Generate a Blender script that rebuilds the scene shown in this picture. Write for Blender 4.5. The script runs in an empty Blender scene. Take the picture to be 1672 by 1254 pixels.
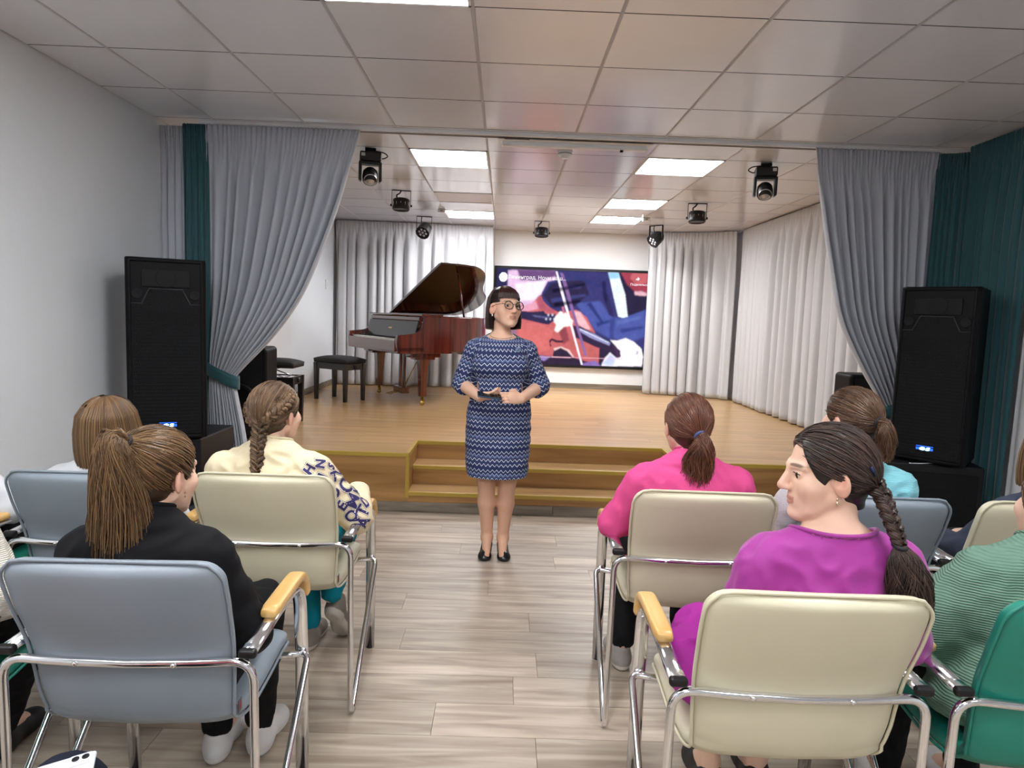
import bpy, math, random
import numpy as np
from mathutils import Vector, Matrix
PI = math.pi
rnd = random.Random(7)
C = bpy.context.scene.collection
S = bpy.context.scene

# ---------------------------------------------------------------- camera, world, exposure
FPX, CX, CY, CAM_H = 1114.4, 836.0, 627.0, 1.45
CEIL = CAM_H + 1.224


def camera_axes(vx=825.0, vy=515.9, roll=0.03374):
    d = np.array([(vx - CX) / FPX, (vy - CY) / FPX, 1.0]); d /= np.linalg.norm(d)
    up = np.array([math.sin(roll), -math.cos(roll), 0.0])
    up = up - d * (up @ d); up /= np.linalg.norm(up)
    r = np.cross(d, up)
    if r[0] < 0:
        r = -r
    return np.array([r, d, up])


AX = camera_axes()
cam_data = bpy.data.cameras.new('camera')
cam_data.sensor_width = 36.0
cam_data.lens = FPX / 1672.0 * 36.0
cam_data.clip_start = 0.05
cam = bpy.data.objects.new('camera', cam_data)
C.objects.link(cam)
m = Matrix.Identity(4)
for i in range(3):
    m[i][0] = AX[i][0]; m[i][1] = -AX[i][1]; m[i][2] = -AX[i][2]
m[2][3] = CAM_H
cam.matrix_world = m
S.camera = cam

world = bpy.data.worlds.new('world'); S.world = world
world.use_nodes = True
world.node_tree.nodes['Background'].inputs[0].default_value = (0.8, 0.88, 1.0, 1)
world.node_tree.nodes['Background'].inputs[1].default_value = 0.15

S.view_settings.view_transform = 'Standard'
S.view_settings.look = 'None'
S.view_settings.gamma = 1.0
S.view_settings.use_curve_mapping = False
S.view_settings.exposure = 1.0
S.cycles.max_bounces = 7
S.cycles.diffuse_bounces = 4
S.cycles.glossy_bounces = 4
S.cycles.transmission_bounces = 4
PANEL_ROOM = 16.5      # emission of the audience ceiling LED panels, the added unseen ones too
PANEL_STAGE = 10.0
PANEL_BACK = 30.0     # the brighter ones right at the back wall    # emission of the panels over the stage
SCREEN_EMIT = 0.62

# ---------------------------------------------------------------- small helpers


def lin(r, g, b):
    def f(c):
        c /= 255.0
        return c / 12.92 if c <= 0.04045 else ((c + 0.055) / 1.055) ** 2.4
    return (f(r), f(g), f(b))


def material(name, color, rough=0.5, metal=0.0, spec=0.5, noise=None, bump=None, attr=None, sub=0.0, emit=None, coat=0.0, aniso=0.0, sheen=0.0):
    """noise=(scale xyz, amount) modulates the colour; bump=(kind, scale xyz, strength, dist); attr = colour attribute"""
    M = bpy.data.materials.new(name); M.use_nodes = True
    nt = M.node_tree; N = nt.nodes; Lk = nt.links
    b = N['Principled BSDF']
    b.inputs['Base Color'].default_value = (*color, 1)
    b.inputs['Roughness'].default_value = rough
    b.inputs['Metallic'].default_value = metal
    b.inputs['Specular IOR Level'].default_value = spec
    if sub:
        b.inputs['Subsurface Weight'].default_value = sub
        b.inputs['Subsurface Radius'].default_value = (0.01, 0.004, 0.002)
        b.inputs['Subsurface Scale'].default_value = 0.5
    if coat:
        b.inputs['Coat Weight'].default_value = coat
        b.inputs['Coat Roughness'].default_value = 0.06
    if aniso:
        b.inputs['Anisotropic'].default_value = aniso
    if sheen:
        b.inputs['Sheen Weight'].default_value = sheen
    if emit:
        b.inputs['Emission Color'].default_value = (*emit[0], 1)
        b.inputs['Emission Strength'].default_value = emit[1]
    tc = N.new('ShaderNodeTexCoord')
    src = None
    if attr:
        a = N.new('ShaderNodeAttribute'); a.attribute_name = attr
        src = a.outputs['Color']
    if noise:
        mp = N.new('ShaderNodeMapping'); mp.inputs['Scale'].default_value = noise[0]
        Lk.new(tc.outputs['Object'], mp.inputs['Vector'])
        n = N.new('ShaderNodeTexNoise'); n.inputs['Scale'].default_value = 1.0; n.inputs['Detail'].default_value = 4
        Lk.new(mp.outputs[0], n.inputs['Vector'])
        mr = N.new('ShaderNodeMapRange'); mr.inputs[1].default_value = 0.3; mr.inputs[2].default_value = 0.7
        mr.inputs[3].default_value = 1 - noise[1]; mr.inputs[4].default_value = 1 + noise[1]
        Lk.new(n.outputs['Fac'], mr.inputs[0])
        mx = N.new('ShaderNodeVectorMath'); mx.operation = 'SCALE'
        if src:
            Lk.new(src, mx.inputs[0])
        else:
            mx.inputs[0].default_value = color
        Lk.new(mr.outputs[0], mx.inputs['Scale'])
        src = mx.outputs[0]
    if src:
        Lk.new(src, b.inputs['Base Color'])
    if bump:
        kind, sc, st, dist = bump
        mp = N.new('ShaderNodeMapping'); mp.inputs['Scale'].default_value = sc
        Lk.new(tc.outputs['Object'], mp.inputs['Vector'])
        if kind == 'noise':
            n = N.new('ShaderNodeTexNoise'); n.inputs['Scale'].default_value = 1.0; n.inputs['Detail'].default_value = 3
            out = n.outputs['Fac']; Lk.new(mp.outputs[0], n.inputs['Vector'])
        elif kind == 'voronoi':
            n = N.new('ShaderNodeTexVoronoi'); n.inputs['Scale'].default_value = 1.0
            out = n.outputs['Distance']; Lk.new(mp.outputs[0], n.inputs['Vector'])
        else:
            n = N.new('ShaderNodeTexWave'); n.inputs['Scale'].default_value = 1.0; n.bands_direction = kind[-1].upper()
            n.inputs['Distortion'].default_value = 1.5; n.inputs['Detail'].default_value = 2
            out = n.outputs['Fac']; Lk.new(mp.outputs[0], n.inputs['Vector'])
        bp = N.new('ShaderNodeBump'); bp.inputs['Strength'].default_value = st; bp.inputs['Distance'].default_value = dist
        Lk.new(out, bp.inputs['Height']); Lk.new(bp.outputs[0], b.inputs['Normal'])
    return M


def wood(name, c1, c2, axis=0, rough=0.4, scale=1.0, coat=0.0, per_object=0.25, world_space=False):
    """grain stretched along one axis, a little different on every plank"""
    M = bpy.data.materials.new(name); M.use_nodes = True
    nt = M.node_tree; N = nt.nodes; Lk = nt.links
    b = N['Principled BSDF']; b.inputs['Roughness'].default_value = rough
    b.inputs['Coat Weight'].default_value = coat; b.inputs['Coat Roughness'].default_value = 0.05
    tc = N.new('ShaderNodeTexCoord'); oi = N.new('ShaderNodeObjectInfo')
    mp = N.new('ShaderNodeMapping')
    sc = [14 * scale] * 3; sc[axis] = 1.3 * scale
    mp.inputs['Scale'].default_value = sc
    ad = N.new('ShaderNodeVectorMath'); ad.operation = 'ADD'
    ms = N.new('ShaderNodeVectorMath'); ms.operation = 'SCALE'; ms.inputs[0].default_value = (17, 31, 23)
    Lk.new(oi.outputs['Random'], ms.inputs['Scale'])
    Lk.new(tc.outputs['Object'], ad.inputs[0]); Lk.new(ms.outputs[0], ad.inputs[1])
    Lk.new(ad.outputs[0], mp.inputs['Vector'])
    n = N.new('ShaderNodeTexNoise'); n.inputs['Scale'].default_value = 1.0; n.inputs['Detail'].default_value = 6
    n.inputs['Distortion'].default_value = 0.6
    Lk.new(mp.outputs[0], n.inputs['Vector'])
    cr = N.new('ShaderNodeValToRGB')
    cr.color_ramp.elements[0].position = 0.32; cr.color_ramp.elements[0].color = (*c1, 1)
    cr.color_ramp.elements[1].position = 0.68; cr.color_ramp.elements[1].color = (*c2, 1)
    Lk.new(n.outputs['Fac'], cr.inputs[0])
    mr = N.new('ShaderNodeMapRange'); mr.inputs[3].default_value = 1 - per_object; mr.inputs[4].default_value = 1 + per_object * 0.6
    Lk.new(oi.outputs['Random'], mr.inputs[0])
    mx = N.new('ShaderNodeVectorMath'); mx.operation = 'SCALE'
    Lk.new(cr.outputs[0], mx.inputs[0]); Lk.new(mr.outputs[0], mx.inputs['Scale'])
    Lk.new(mx.outputs[0], b.inputs['Base Color'])
    bp = N.new('ShaderNodeBump'); bp.inputs['Strength'].default_value = 0.12; bp.inputs['Distance'].default_value = 0.002
    Lk.new(n.outputs['Fac'], bp.inputs['Height']); Lk.new(bp.outputs[0], b.inputs['Normal'])
    return M


def emission(name, color, strength):
    M = bpy.data.materials.new(name); M.use_nodes = True
    nt = M.node_tree; nt.nodes.clear()
    o = nt.nodes.new('ShaderNodeOutputMaterial'); e = nt.nodes.new('ShaderNodeEmission')
    e.inputs[0].default_value = (*color, 1); e.inputs[1].default_value = strength
    nt.links.new(e.outputs[0], o.inputs[0])
    return M


def empty(name, loc=(0, 0, 0), rz=0.0):
    o = bpy.data.objects.new(name, None); C.objects.link(o)
    o.location = loc; o.rotation_euler = (0, 0, rz); o.empty_display_size = 0.1
    return o


def tag(o, label=None, cat=None, group=None, kind=None):
    if label: o['label'] = label
    if cat: o['category'] = cat
    if group: o['group'] = group
    if kind: o['kind'] = kind
    return o


def link(name, me, parent=None, mat=None, bevel=0.0, seg=2, smooth=None):
    o = bpy.data.objects.new(name, me); C.objects.link(o)
    if parent is not None: o.parent = parent
    if mat is not None:
        for mm in (mat if isinstance(mat, (list, tuple)) else [mat]):
            me.materials.append(mm)
    if bevel:
        md = o.modifiers.new('bevel', 'BEVEL'); md.width = bevel; md.segments = seg; md.limit_method = 'ANGLE'
        md.angle_limit = math.radians(40); md.harden_normals = False
    return o


def copy_tree(o, parent=None):
    c = o.copy(); C.objects.link(c); c.parent = parent
    for ch in list(o.children):
        copy_tree(ch, c)
    return c


class MB:
    """collects shapes for ONE mesh object"""

    def __init__(self):
        self.v = []; self.f = []; self.sm = []; self.mi = []

    def add(self, v, f, smooth=False, mi=0):
        o = len(self.v)
        self.v.extend([tuple(map(float, p)) for p in v])
        self.f.extend([tuple(int(i) + o for i in q) for q in f])
        self.sm.extend([smooth] * len(f)); self.mi.extend([mi] * len(f))
        return self

    def box(self, c, s, rot=None, mi=0):
        x, y, z = s[0] / 2, s[1] / 2, s[2] / 2
        P = np.array([(-x, -y, -z), (x, -y, -z), (x, y, -z), (-x, y, -z), (-x, -y, z), (x, -y, z), (x, y, z), (-x, y, z)])
        if rot is not None:
            P = P @ np.array(rot).T
        P = P + np.array(c)
        return self.add(P, [(0, 3, 2, 1), (4, 5, 6, 7), (0, 1, 5, 4), (1, 2, 6, 5), (2, 3, 7, 6), (3, 0, 4, 7)], mi=mi)

    def span(self, a, b, mi=0):
        a = np.array(a, float); b = np.array(b, float)
        return self.box((a + b) / 2, np.abs(b - a), mi=mi)

    def prism(self, poly, z0, z1, mi=0):
        """poly: xy outline, counter clockwise"""
        n = len(poly)
        v = [(p[0], p[1], z0) for p in poly] + [(p[0], p[1], z1) for p in poly]
        f = [tuple(range(n))[::-1], tuple(range(n, 2 * n))] + [(i, (i + 1) % n, n + (i + 1) % n, n + i) for i in range(n)]
        return self.add(v, f, mi=mi)

    def tube(self, path, r, n=10, closed=False, flat=None, mi=0, caps=True):
        """r: number or list; flat=(a,b,up) gives an oval section"""
        P = np.array(path, float); m_ = len(P)
        R = np.full(m_, r, float) if np.isscalar(r) else np.array(r, float)
        T = np.zeros_like(P)
        if closed:
            T = np.roll(P, -1, 0) - np.roll(P, 1, 0)
        else:
            T[1:-1] = P[2:] - P[:-2]; T[0] = P[1] - P[0]; T[-1] = P[-1] - P[-2]
        T /= np.linalg.norm(T, axis=1)[:, None] + 1e-12
        up = np.array(flat[2], float) if flat else np.array([0.31, 0.47, 0.83])
        if not flat and abs(T[0] @ up) > 0.9 * np.linalg.norm(up): up = np.array([1., 0, 0])
        nv = up - T[0] * (up @ T[0]); nv /= np.linalg.norm(nv)
        V = []
        for i in range(m_):
            if flat and len(flat) > 3:
                nv = up - T[i] * (up @ T[i])
            else:
                nv = nv - T[i] * (nv @ T[i])
            nv /= np.linalg.norm(nv) + 1e-12
            bv = np.cross(T[i], nv)
            for k in range(n):
                a = 2 * PI * k / n
                if flat:
                    V.append(P[i] + nv * flat[0] * math.cos(a) + bv * flat[1] * math.sin(a))
                else:
                    V.append(P[i] + (nv * math.cos(a) + bv * math.sin(a)) * R[i])
        F = []
        for i in range(m_ if closed else m_ - 1):
            j = (i + 1) % m_
            for k in range(n):
                l = (k + 1) % n
                F.append((i * n + k, i * n + l, j * n + l, j * n + k))
        if not closed and caps:
            F.append(tuple(range(n))[::-1]); F.append(tuple((m_ - 1) * n + k for k in range(n)))
        return self.add(V, F, smooth=True, mi=mi)

    def lathe(self, prof, c=(0, 0, 0), axis=(0, 0, 1), n=24, mi=0, smooth=True):
        """prof: (radius, height) pairs along axis"""
        ax = Vector(axis).normalized()
        q = Vector((0, 0, 1)).rotation_difference(ax).to_matrix()
        V = []
        for r, h in prof:
            for k in range(n):
                a = 2 * PI * k / n
                V.append(q @ Vector((r * math.cos(a), r * math.sin(a), h)) + Vector(c))
        F = []
        for i in range(len(prof) - 1):
            for k in range(n):
                l = (k + 1) % n
                F.append((i * n + k, i * n + l, (i + 1) * n + l, (i + 1) * n + k))
        if prof[0][0] > 1e-6: F.append(tuple(range(n))[::-1])
        if prof[-1][0] > 1e-6: F.append(tuple((len(prof) - 1) * n + k for k in range(n)))
        return self.add(V, F, smooth=smooth, mi=mi)

    def mesh(self, name):
        me = bpy.data.meshes.new(name)
        me.from_pydata(self.v, [], self.f)
        me.polygons.foreach_set('use_smooth', self.sm)
        me.polygons.foreach_set('material_index', self.mi)
        me.update()
        return me

    def build(self, name, mat, parent=None, bevel=0.0, seg=2):
        return link(name, self.mesh(name), parent, mat, bevel, seg)


def fillet(pts, r, n=6):
    """round the corners of an open polyline"""
    P = [np.array(p, float) for p in pts]
    out = [P[0]]
    for i in range(1, len(P) - 1):
        rr = r[i] if isinstance(r, dict) and i in r else (r if not isinstance(r, dict) else 0.02)
        a, b, c = P[i - 1], P[i], P[i + 1]
        u = (a - b); lu = np.linalg.norm(u); u /= lu
        w = (c - b); lw = np.linalg.norm(w); w /= lw
        d = min(rr, lu * 0.48, lw * 0.48)
        p0, p1 = b + u * d, b + w * d
        for k in range(n + 1):
            t = k / n
            out.append((1 - t) ** 2 * p0 + 2 * t * (1 - t) * b + t * t * p1)
    out.append(P[-1])
    return out


def catmull(pts, per=6):
    P = np.array(pts, float)
    Q = np.vstack([2 * P[0] - P[1], P, 2 * P[-1] - P[-2]])
    out = []
    for i in range(1, len(Q) - 2):
        for k in range(per):
            t = k / per
            a, b, c, d = Q[i - 1], Q[i], Q[i + 1], Q[i + 2]
            out.append(0.5 * (2 * b + (c - a) * t + (2 * a - 5 * b + 4 * c - d) * t * t + (3 * b - a - 3 * c + d) * t ** 3))
    out.append(P[-1])
    return np.array(out)


def np_mesh(name, V, F, smooth=True, col=None):
    """fast mesh from numpy arrays; F is (n,4) or (n,3)"""
    me = bpy.data.meshes.new(name)
    V = np.asarray(V, np.float32); F = np.asarray(F, np.int32)
    k = F.shape[1]
    me.vertices.add(len(V)); me.vertices.foreach_set('co', V.ravel())
    me.loops.add(F.size); me.loops.foreach_set('vertex_index', F.ravel())
    me.polygons.add(len(F))
    me.polygons.foreach_set('loop_start', np.arange(0, F.size, k, dtype=np.int32))
    me.polygons.foreach_set('use_smooth', np.full(len(F), smooth))
    if col is not None:
        set_col(me, col)
    me.update(calc_edges=True); me.validate()
    return me


def set_col(me, col, name='col'):
    a = me.attributes.new(name, 'FLOAT_COLOR', 'POINT')
    col = np.asarray(col, np.float32)
    if col.ndim == 1:
        col = np.tile(col, (len(me.vertices), 1))
    c = np.ones((len(col), 4), np.float32); c[:, :3] = col
    a.data.foreach_set('color', c.ravel())


def grid_faces(nu, nv, wrap_u=False):
    i, j = np.meshgrid(np.arange(nu if wrap_u else nu - 1), np.arange(nv - 1), indexing='ij')
    i2 = (i + 1) % nu
    return np.stack([i * nv + j, i2 * nv + j, i2 * nv + j + 1, i * nv + j + 1], -1).reshape(-1, 4)


def rotz(a):
    c, s = math.cos(a), math.sin(a)
    return np.array([[c, -s, 0], [s, c, 0], [0, 0, 1.]])


def rotx(a):
    c, s = math.cos(a), math.sin(a)
    return np.array([[1, 0, 0], [0, c, -s], [0, s, c]])


def roty(a):
    c, s = math.cos(a), math.sin(a)
    return np.array([[c, 0, s], [0, 1, 0], [-s, 0, c]])


# ---------------------------------------------------------------- smooth solids from distance fields
class Field:
    """union of soft shapes sampled on a grid, skinned into one continuous surface"""

    def __init__(self, xs, ys, zs, pad=0.06):
        self.ax = [np.asarray(a, np.float32) for a in (xs, ys, zs)]
        self.f = np.full([len(a) for a in self.ax], 0.08, np.float32)
        self.pad = pad

    def _sl(self, lo, hi):
        s = []
        for k in range(3):
            a = np.searchsorted(self.ax[k], lo[k] - self.pad); b = np.searchsorted(self.ax[k], hi[k] + self.pad)
            s.append(slice(max(a, 0), max(b, 0)))
        return tuple(s)

    def _pts(self, sl):
        return np.meshgrid(self.ax[0][sl[0]], self.ax[1][sl[1]], self.ax[2][sl[2]], indexing='ij')

    def _merge(self, sl, d, k, op):
        a = self.f[sl]
        if a.size == 0: return
        if op == 'add':
            if k <= 0: self.f[sl] = np.minimum(a, d); return
            h = np.clip(0.5 + 0.5 * (a - d) / k, 0, 1)
            self.f[sl] = a + (d - a) * h - k * h * (1 - h)
        else:
            d = -d
            if k <= 0: self.f[sl] = np.maximum(a, d); return
            h = np.clip(0.5 - 0.5 * (a - d) / k, 0, 1)
            self.f[sl] = a + (d - a) * h + k * h * (1 - h)

    def cone(self, a, b, ra, rb, k=0.02, op='add'):
        a = np.array(a, float); b = np.array(b, float)
        R = max(ra, rb)
        sl = self._sl(np.minimum(a, b) - R, np.maximum(a, b) + R)
        X, Y, Z = self._pts(sl)
        d = b - a; L2 = float(d @ d) + 1e-9
        t = np.clip(((X - a[0]) * d[0] + (Y - a[1]) * d[1] + (Z - a[2]) * d[2]) / L2, 0, 1)
        q = np.sqrt((X - a[0] - t * d[0]) ** 2 + (Y - a[1] - t * d[1]) ** 2 + (Z - a[2] - t * d[2]) ** 2)
        self._merge(sl, q - (ra + (rb - ra) * t), k, op)
        return self

    def ell(self, c, r, rot=None, k=0.02, op='add'):
        c = np.array(c, float); r = np.array(r, float); R = r.max()
        sl = self._sl(c - R, c + R)
        X, Y, Z = self._pts(sl)
        X = X - c[0]; Y = Y - c[1]; Z = Z - c[2]
        if rot is not None:
            Q = np.array(rot).T
            X, Y, Z = (Q[0, 0] * X + Q[0, 1] * Y + Q[0, 2] * Z, Q[1, 0] * X + Q[1, 1] * Y + Q[1, 2] * Z, Q[2, 0] * X + Q[2, 1] * Y + Q[2, 2] * Z)
        k0 = np.sqrt((X / r[0]) ** 2 + (Y / r[1]) ** 2 + (Z / r[2]) ** 2)
        k1 = np.sqrt((X / r[0] ** 2) ** 2 + (Y / r[1] ** 2) ** 2 + (Z / r[2] ** 2) ** 2) + 1e-9
        self._merge(sl, k0 * (k0 - 1) / k1, k, op)
        return self

    def stack(self, rows, k=0.02, power=2.0):
        """rows: (z, cx, cy, rx, ry) elliptical sections, z rising"""
        A = np.array(rows, float)
        lo = np.array([(A[:, 1] - A[:, 3]).min(), (A[:, 2] - A[:, 4]).min(), A[0, 0]])
        hi = np.array([(A[:, 1] + A[:, 3]).max(), (A[:, 2] + A[:, 4]).max(), A[-1, 0]])
        sl = self._sl(lo, hi)
        X, Y, Z = self._pts(sl)
        z = self.ax[2][sl[2]]
        t = np.linspace(0, 1, len(A)); zz = catmull(A, 8)
        cx, cy, rx, ry = [np.interp(z, zz[:, 0], zz[:, i])[None, None, :] for i in (1, 2, 3, 4)]
        q = ((np.abs(X - cx) / rx) ** power + (np.abs(Y - cy) / ry) ** power) ** (1 / power)
        d = (q - 1) * np.minimum(rx, ry)
        e = np.maximum(A[0, 0] - Z, Z - A[-1, 0])
        self._merge(sl, np.where(e > 0, np.sqrt(np.maximum(d, 0) ** 2 + e * e), np.maximum(d, e * 0.8)), k, 'add')
        return self

    def inflate(self, d):
        self.f -= d
        return self

    def apply(self, fn):
        X, Y, Z = np.meshgrid(*self.ax, indexing='ij')
        self.f = fn(self.f, X, Y, Z).astype(np.float32)
        return self

    def skin(self):
        f = self.f
        for k in range(3):      # close at the borders
            s = [slice(None)] * 3
            s[k] = 0; f[tuple(s)] = np.maximum(f[tuple(s)], 1e-3)
            s[k] = -1; f[tuple(s)] = np.maximum(f[tuple(s)], 1e-3)
        ins = f < 0
        nx, ny, nz = f.shape
        cnt = np.zeros((nx - 1, ny - 1, nz - 1), np.int8)
        for dx in (0, 1):
            for dy in (0, 1):
                for dz in (0, 1):
                    cnt += ins[dx:nx - 1 + dx, dy:ny - 1 + dy, dz:nz - 1 + dz]
        act = np.argwhere((cnt > 0) & (cnt < 8))
        idx = np.full(cnt.shape, -1, np.int32)
        idx[act[:, 0], act[:, 1], act[:, 2]] = np.arange(len(act))
        acc = np.zeros((len(act), 3)); num = np.zeros(len(act))
        i, j, k = act.T
        corners = [(0, 0, 0), (1, 0, 0), (0, 1, 0), (1, 1, 0), (0, 0, 1), (1, 0, 1), (0, 1, 1), (1, 1, 1)]
        edges = [(a, b) for a in range(8) for b in range(a + 1, 8) if sum(x != y for x, y in zip(corners[a], corners[b])) == 1]
        fv = [f[i + c[0], j + c[1], k + c[2]] for c in corners]
        for a, b in edges:
            fa, fb = fv[a], fv[b]
            mk = (fa < 0) != (fb < 0)
            t = np.where(mk, fa / np.where(mk, fa - fb, 1), 0)
            ca, cb = np.array(corners[a]), np.array(corners[b])
            p = ca[None] + (cb - ca)[None] * t[:, None]
            acc += p * mk[:, None]; num += mk
        p = acc / num[:, None]
        V = np.zeros((len(act), 3))
        for ax_i, (ii) in enumerate((i, j, k)):
            a = self.ax[ax_i]
            V[:, ax_i] = a[ii] + (a[ii + 1] - a[ii]) * p[:, ax_i]
        Fs = []
        for axis in range(3):
            sA = [slice(None)] * 3; sB = [slice(None)] * 3
            sA[axis] = slice(0, -1); sB[axis] = slice(1, None)
            A, B = ins[tuple(sA)], ins[tuple(sB)]
            e = np.argwhere(A != B)
            o1, o2 = [x for x in range(3) if x != axis]
            ok = (e[:, o1] > 0) & (e[:, o2] > 0) & (e[:, o1] < f.shape[o1] - 1) & (e[:, o2] < f.shape[o2] - 1)
            e = e[ok]
            q = []
            for d1, d2 in ((-1, -1), (0, -1), (0, 0), (-1, 0)):
                c = e.copy(); c[:, o1] += d1; c[:, o2] += d2
                q.append(idx[c[:, 0], c[:, 1], c[:, 2]])
            q = np.stack(q, 1)
            fl = A[e[:, 0], e[:, 1], e[:, 2]]
            if axis == 1: fl = ~fl
            q[~fl] = q[~fl][:, ::-1]
            Fs.append(q)
        F = np.vstack(Fs)
        F = F[(F >= 0).all(1)]
        return V, F

    def build(self, name, mat, parent=None, color=None, relax=1):
        V, F = self.skin()
        for _ in range(relax):        # light smoothing of the grid steps
            acc = np.zeros_like(V); n = np.zeros(len(V))
            for a in range(4):
                b = F[:, (a + 1) % 4]; s = F[:, a]
                np.add.at(acc, s, V[b]); np.add.at(n, s, 1)
                np.add.at(acc, b, V[s]); np.add.at(n, b, 1)
            V = V * 0.45 + 0.55 * acc / np.maximum(n, 1)[:, None]
        col = color(V) if callable(color) else color
        me = np_mesh(name, V, F, True, col)
        return link(name, me, parent, mat)


def axis_pts(lo, hi, coarse, fine=(), step=0.004):
    """sorted grid coordinates, finer inside the given intervals"""
    out = [lo]; x = lo
    while x < hi:
        st = coarse
        for a, b in fine:
            if a - 1e-9 <= x < b: st = step
            elif x < a < x + st: st = max(a - x, 1e-4)
        x += st; out.append(x)
    return np.array(out)


def strands(name, paths, radius, tint, mat, parent, c0, c1):
    """many thin hair strands as one mesh. paths (S,N,3); colour between c0 and c1 by tint"""
    P = np.asarray(paths, float); Sn, N, _ = P.shape
    T = np.gradient(P, axis=1); T /= np.linalg.norm(T, axis=2)[..., None] + 1e-9
    ref = np.array([0.37, 0.61, 0.70])
    nv = np.cross(T, ref); nv /= np.linalg.norm(nv, axis=2)[..., None] + 1e-9
    bv = np.cross(T, nv)
    R = np.broadcast_to(np.asarray(radius, float), (Sn, N)) if np.ndim(radius) != 1 else np.asarray(radius)[:, None] * np.ones((1, N))
    V = np.zeros((Sn, N, 3, 3))
    for k in range(3):
        a = 2 * PI * k / 3
        V[:, :, k] = P + (nv * math.cos(a) + bv * math.sin(a)) * R[..., None]
    base = (np.arange(Sn) * N * 3)[:, None, None]
    i = np.arange(N - 1)[None, :, None] * 3; k = np.arange(3)[None, None, :]; l = (k + 1) % 3
    F = np.stack([base + i + k, base + i + l, base + i + 3 + l, base + i + 3 + k], -1).reshape(-1, 4)
    t = np.repeat(np.asarray(tint), N * 3)[:, None]
    col = np.array(c0)[None] * (1 - t) + np.array(c1)[None] * t
    me = np_mesh(name, V.reshape(-1, 3), F, True, col)
    return link(name, me, parent, mat)
# ---------------------------------------------------------------- materials of the setting
M_wall = material('wall_paint', lin(220, 224, 228), 0.65, noise=((1.2, 1.2, 1.2), 0.03), bump=('noise', (45, 45, 45), 0.35, 0.004))
M_white_wall = material('stage_wall_paint', lin(240, 240, 240), 0.6)
M_tile = material('ceiling_tile_gloss', lin(222, 223, 228), 0.17, spec=0.9, noise=((3, 3, 3), 0.015))
M_grid = material('ceiling_grid', lin(92, 90, 90), 0.7)
M_runner = material('ceiling_runner', lin(178, 177, 178), 0.5)
M_slab = material('subfloor', lin(120, 108, 98), 0.8)
M_plank = wood('floor_plank_grey_oak', lin(142, 126, 111), lin(190, 176, 160), 0, 0.42, 1.5, per_object=0.2)
M_stage_plank = wood('stage_laminate_oak', lin(168, 130, 84), lin(196, 160, 110), 0, 0.3, 0.9, per_object=0.07)
M_riser = wood('riser_oak', lin(140, 98, 52), lin(182, 138, 84), 0, 0.4, 0.8, per_object=0.1)
M_edge = material('mustard_edge_trim', lin(178, 150, 62), 0.35)
M_skirt = wood('skirting_grey_oak', lin(98, 88, 76), lin(150, 138, 122), 0, 0.5, 1.3, per_object=0.1)
M_white = material('white_plastic', lin(225, 226, 228), 0.4)
M_led_stage = emission('led_diffuser_stage', (0.99, 0.985, 1.0), PANEL_STAGE)
M_led_back = emission('led_diffuser_back', (0.99, 0.985, 1.0), PANEL_BACK)
M_led_room = emission('led_diffuser_room', (0.97, 0.985, 1.0), PANEL_ROOM)
M_led_off = material('led_diffuser_off', lin(200, 190, 184), 0.4)
M_black = material('black_plastic', (0.007, 0.007, 0.008), 0.42, spec=0.35)
M_blackm = material('black_matte', (0.005, 0.005, 0.006), 0.7, spec=0.3)
M_chrome = material('chrome', (0.78, 0.78, 0.8), 0.12, metal=1.0)

XL, XR, YB, YF = -2.36, 3.15, 9.95, -3.5
STAGE_H, STAGE_Y = 0.43, 4.9

# ---------------------------------------------------------------- shell


def slab(name, a, b, mat, parent=None):
    o = MB().span(a, b).build(name, mat, parent)
    if parent is None: o['kind'] = 'structure'
    return o


floor = slab('floor', (XL, YF, -0.12), (XR, STAGE_Y + 0.1, -0.012), M_slab)
ceiling = slab('ceiling', (XL, YF, CEIL + 0.012), (XR, YB, CEIL + 0.1), M_grid)
slab('wall_left', (XL - 0.15, YF, 0), (XL, YB, CEIL + 0.1), M_wall)
slab('wall_right', (XR, YF, 0), (XR + 0.15, YB, CEIL + 0.1), M_wall)
slab('wall_back', (XL, YB, 0), (XR, YB + 0.15, CEIL + 0.1), M_white_wall)
slab('wall_behind', (XL, YF - 0.15, 0), (XR, YF, CEIL + 0.1), M_wall)

# floor planks: 0.2 m rows along x, end joints where the photograph shows them
known = {0: -0.21, 1: 0.08, 3: -0.41, 4: 0.163, 6: -0.043, 8: 0.34, 5: 0.82, 7: -0.75, 2: -1.1}
plank_len = 1.28
cache = {}


def board(name, x0, x1, y0, y1, z0, z1, mat, parent, gap=0.0016, edge=None):
    w, d = round(x1 - x0 - gap, 4), round(y1 - y0 - gap, 4)
    key = (name, w, d, round(z1 - z0, 4), mat.name)
    if key not in cache:
        cache[key] = MB().box((0, 0, 0), (w, d, z1 - z0)).mesh(name)
        cache[key].materials.append(mat)
        if edge:      # unpainted cut edges
            cache[key].materials.append(edge)
            for pi in range(2, 6): cache[key].polygons[pi].material_index = 1
    o = bpy.data.objects.new(name, cache[key]); C.objects.link(o)
    o.parent = parent; o.location = ((x0 + x1) / 2, (y0 + y1) / 2, (z0 + z1) / 2)
    return o


for r in range(-27, 14):
    y0 = 2.228 + 0.2 * r
    y1 = min(y0 + 0.2, STAGE_Y + 0.02)
    y0 = max(y0, YF)
    if y1 - y0 < 0.02: continue
    if r < -8 and r % 2:      # behind the photographer rows are laid double width
        continue
    if r < -8: y1 = y0 + 0.4
    j = known.get(r, rnd.uniform(-0.6, 0.6))
    x = j - plank_len * math.ceil((j - XL) / plank_len)
    while x < XR - 1e-3:
        a, b = max(x, XL), min(x + plank_len, XR)
        if b - a > 0.01: board('plank', a, b, y0, y1, -0.012, 0.0, M_plank, floor)
        x += plank_len

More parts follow.
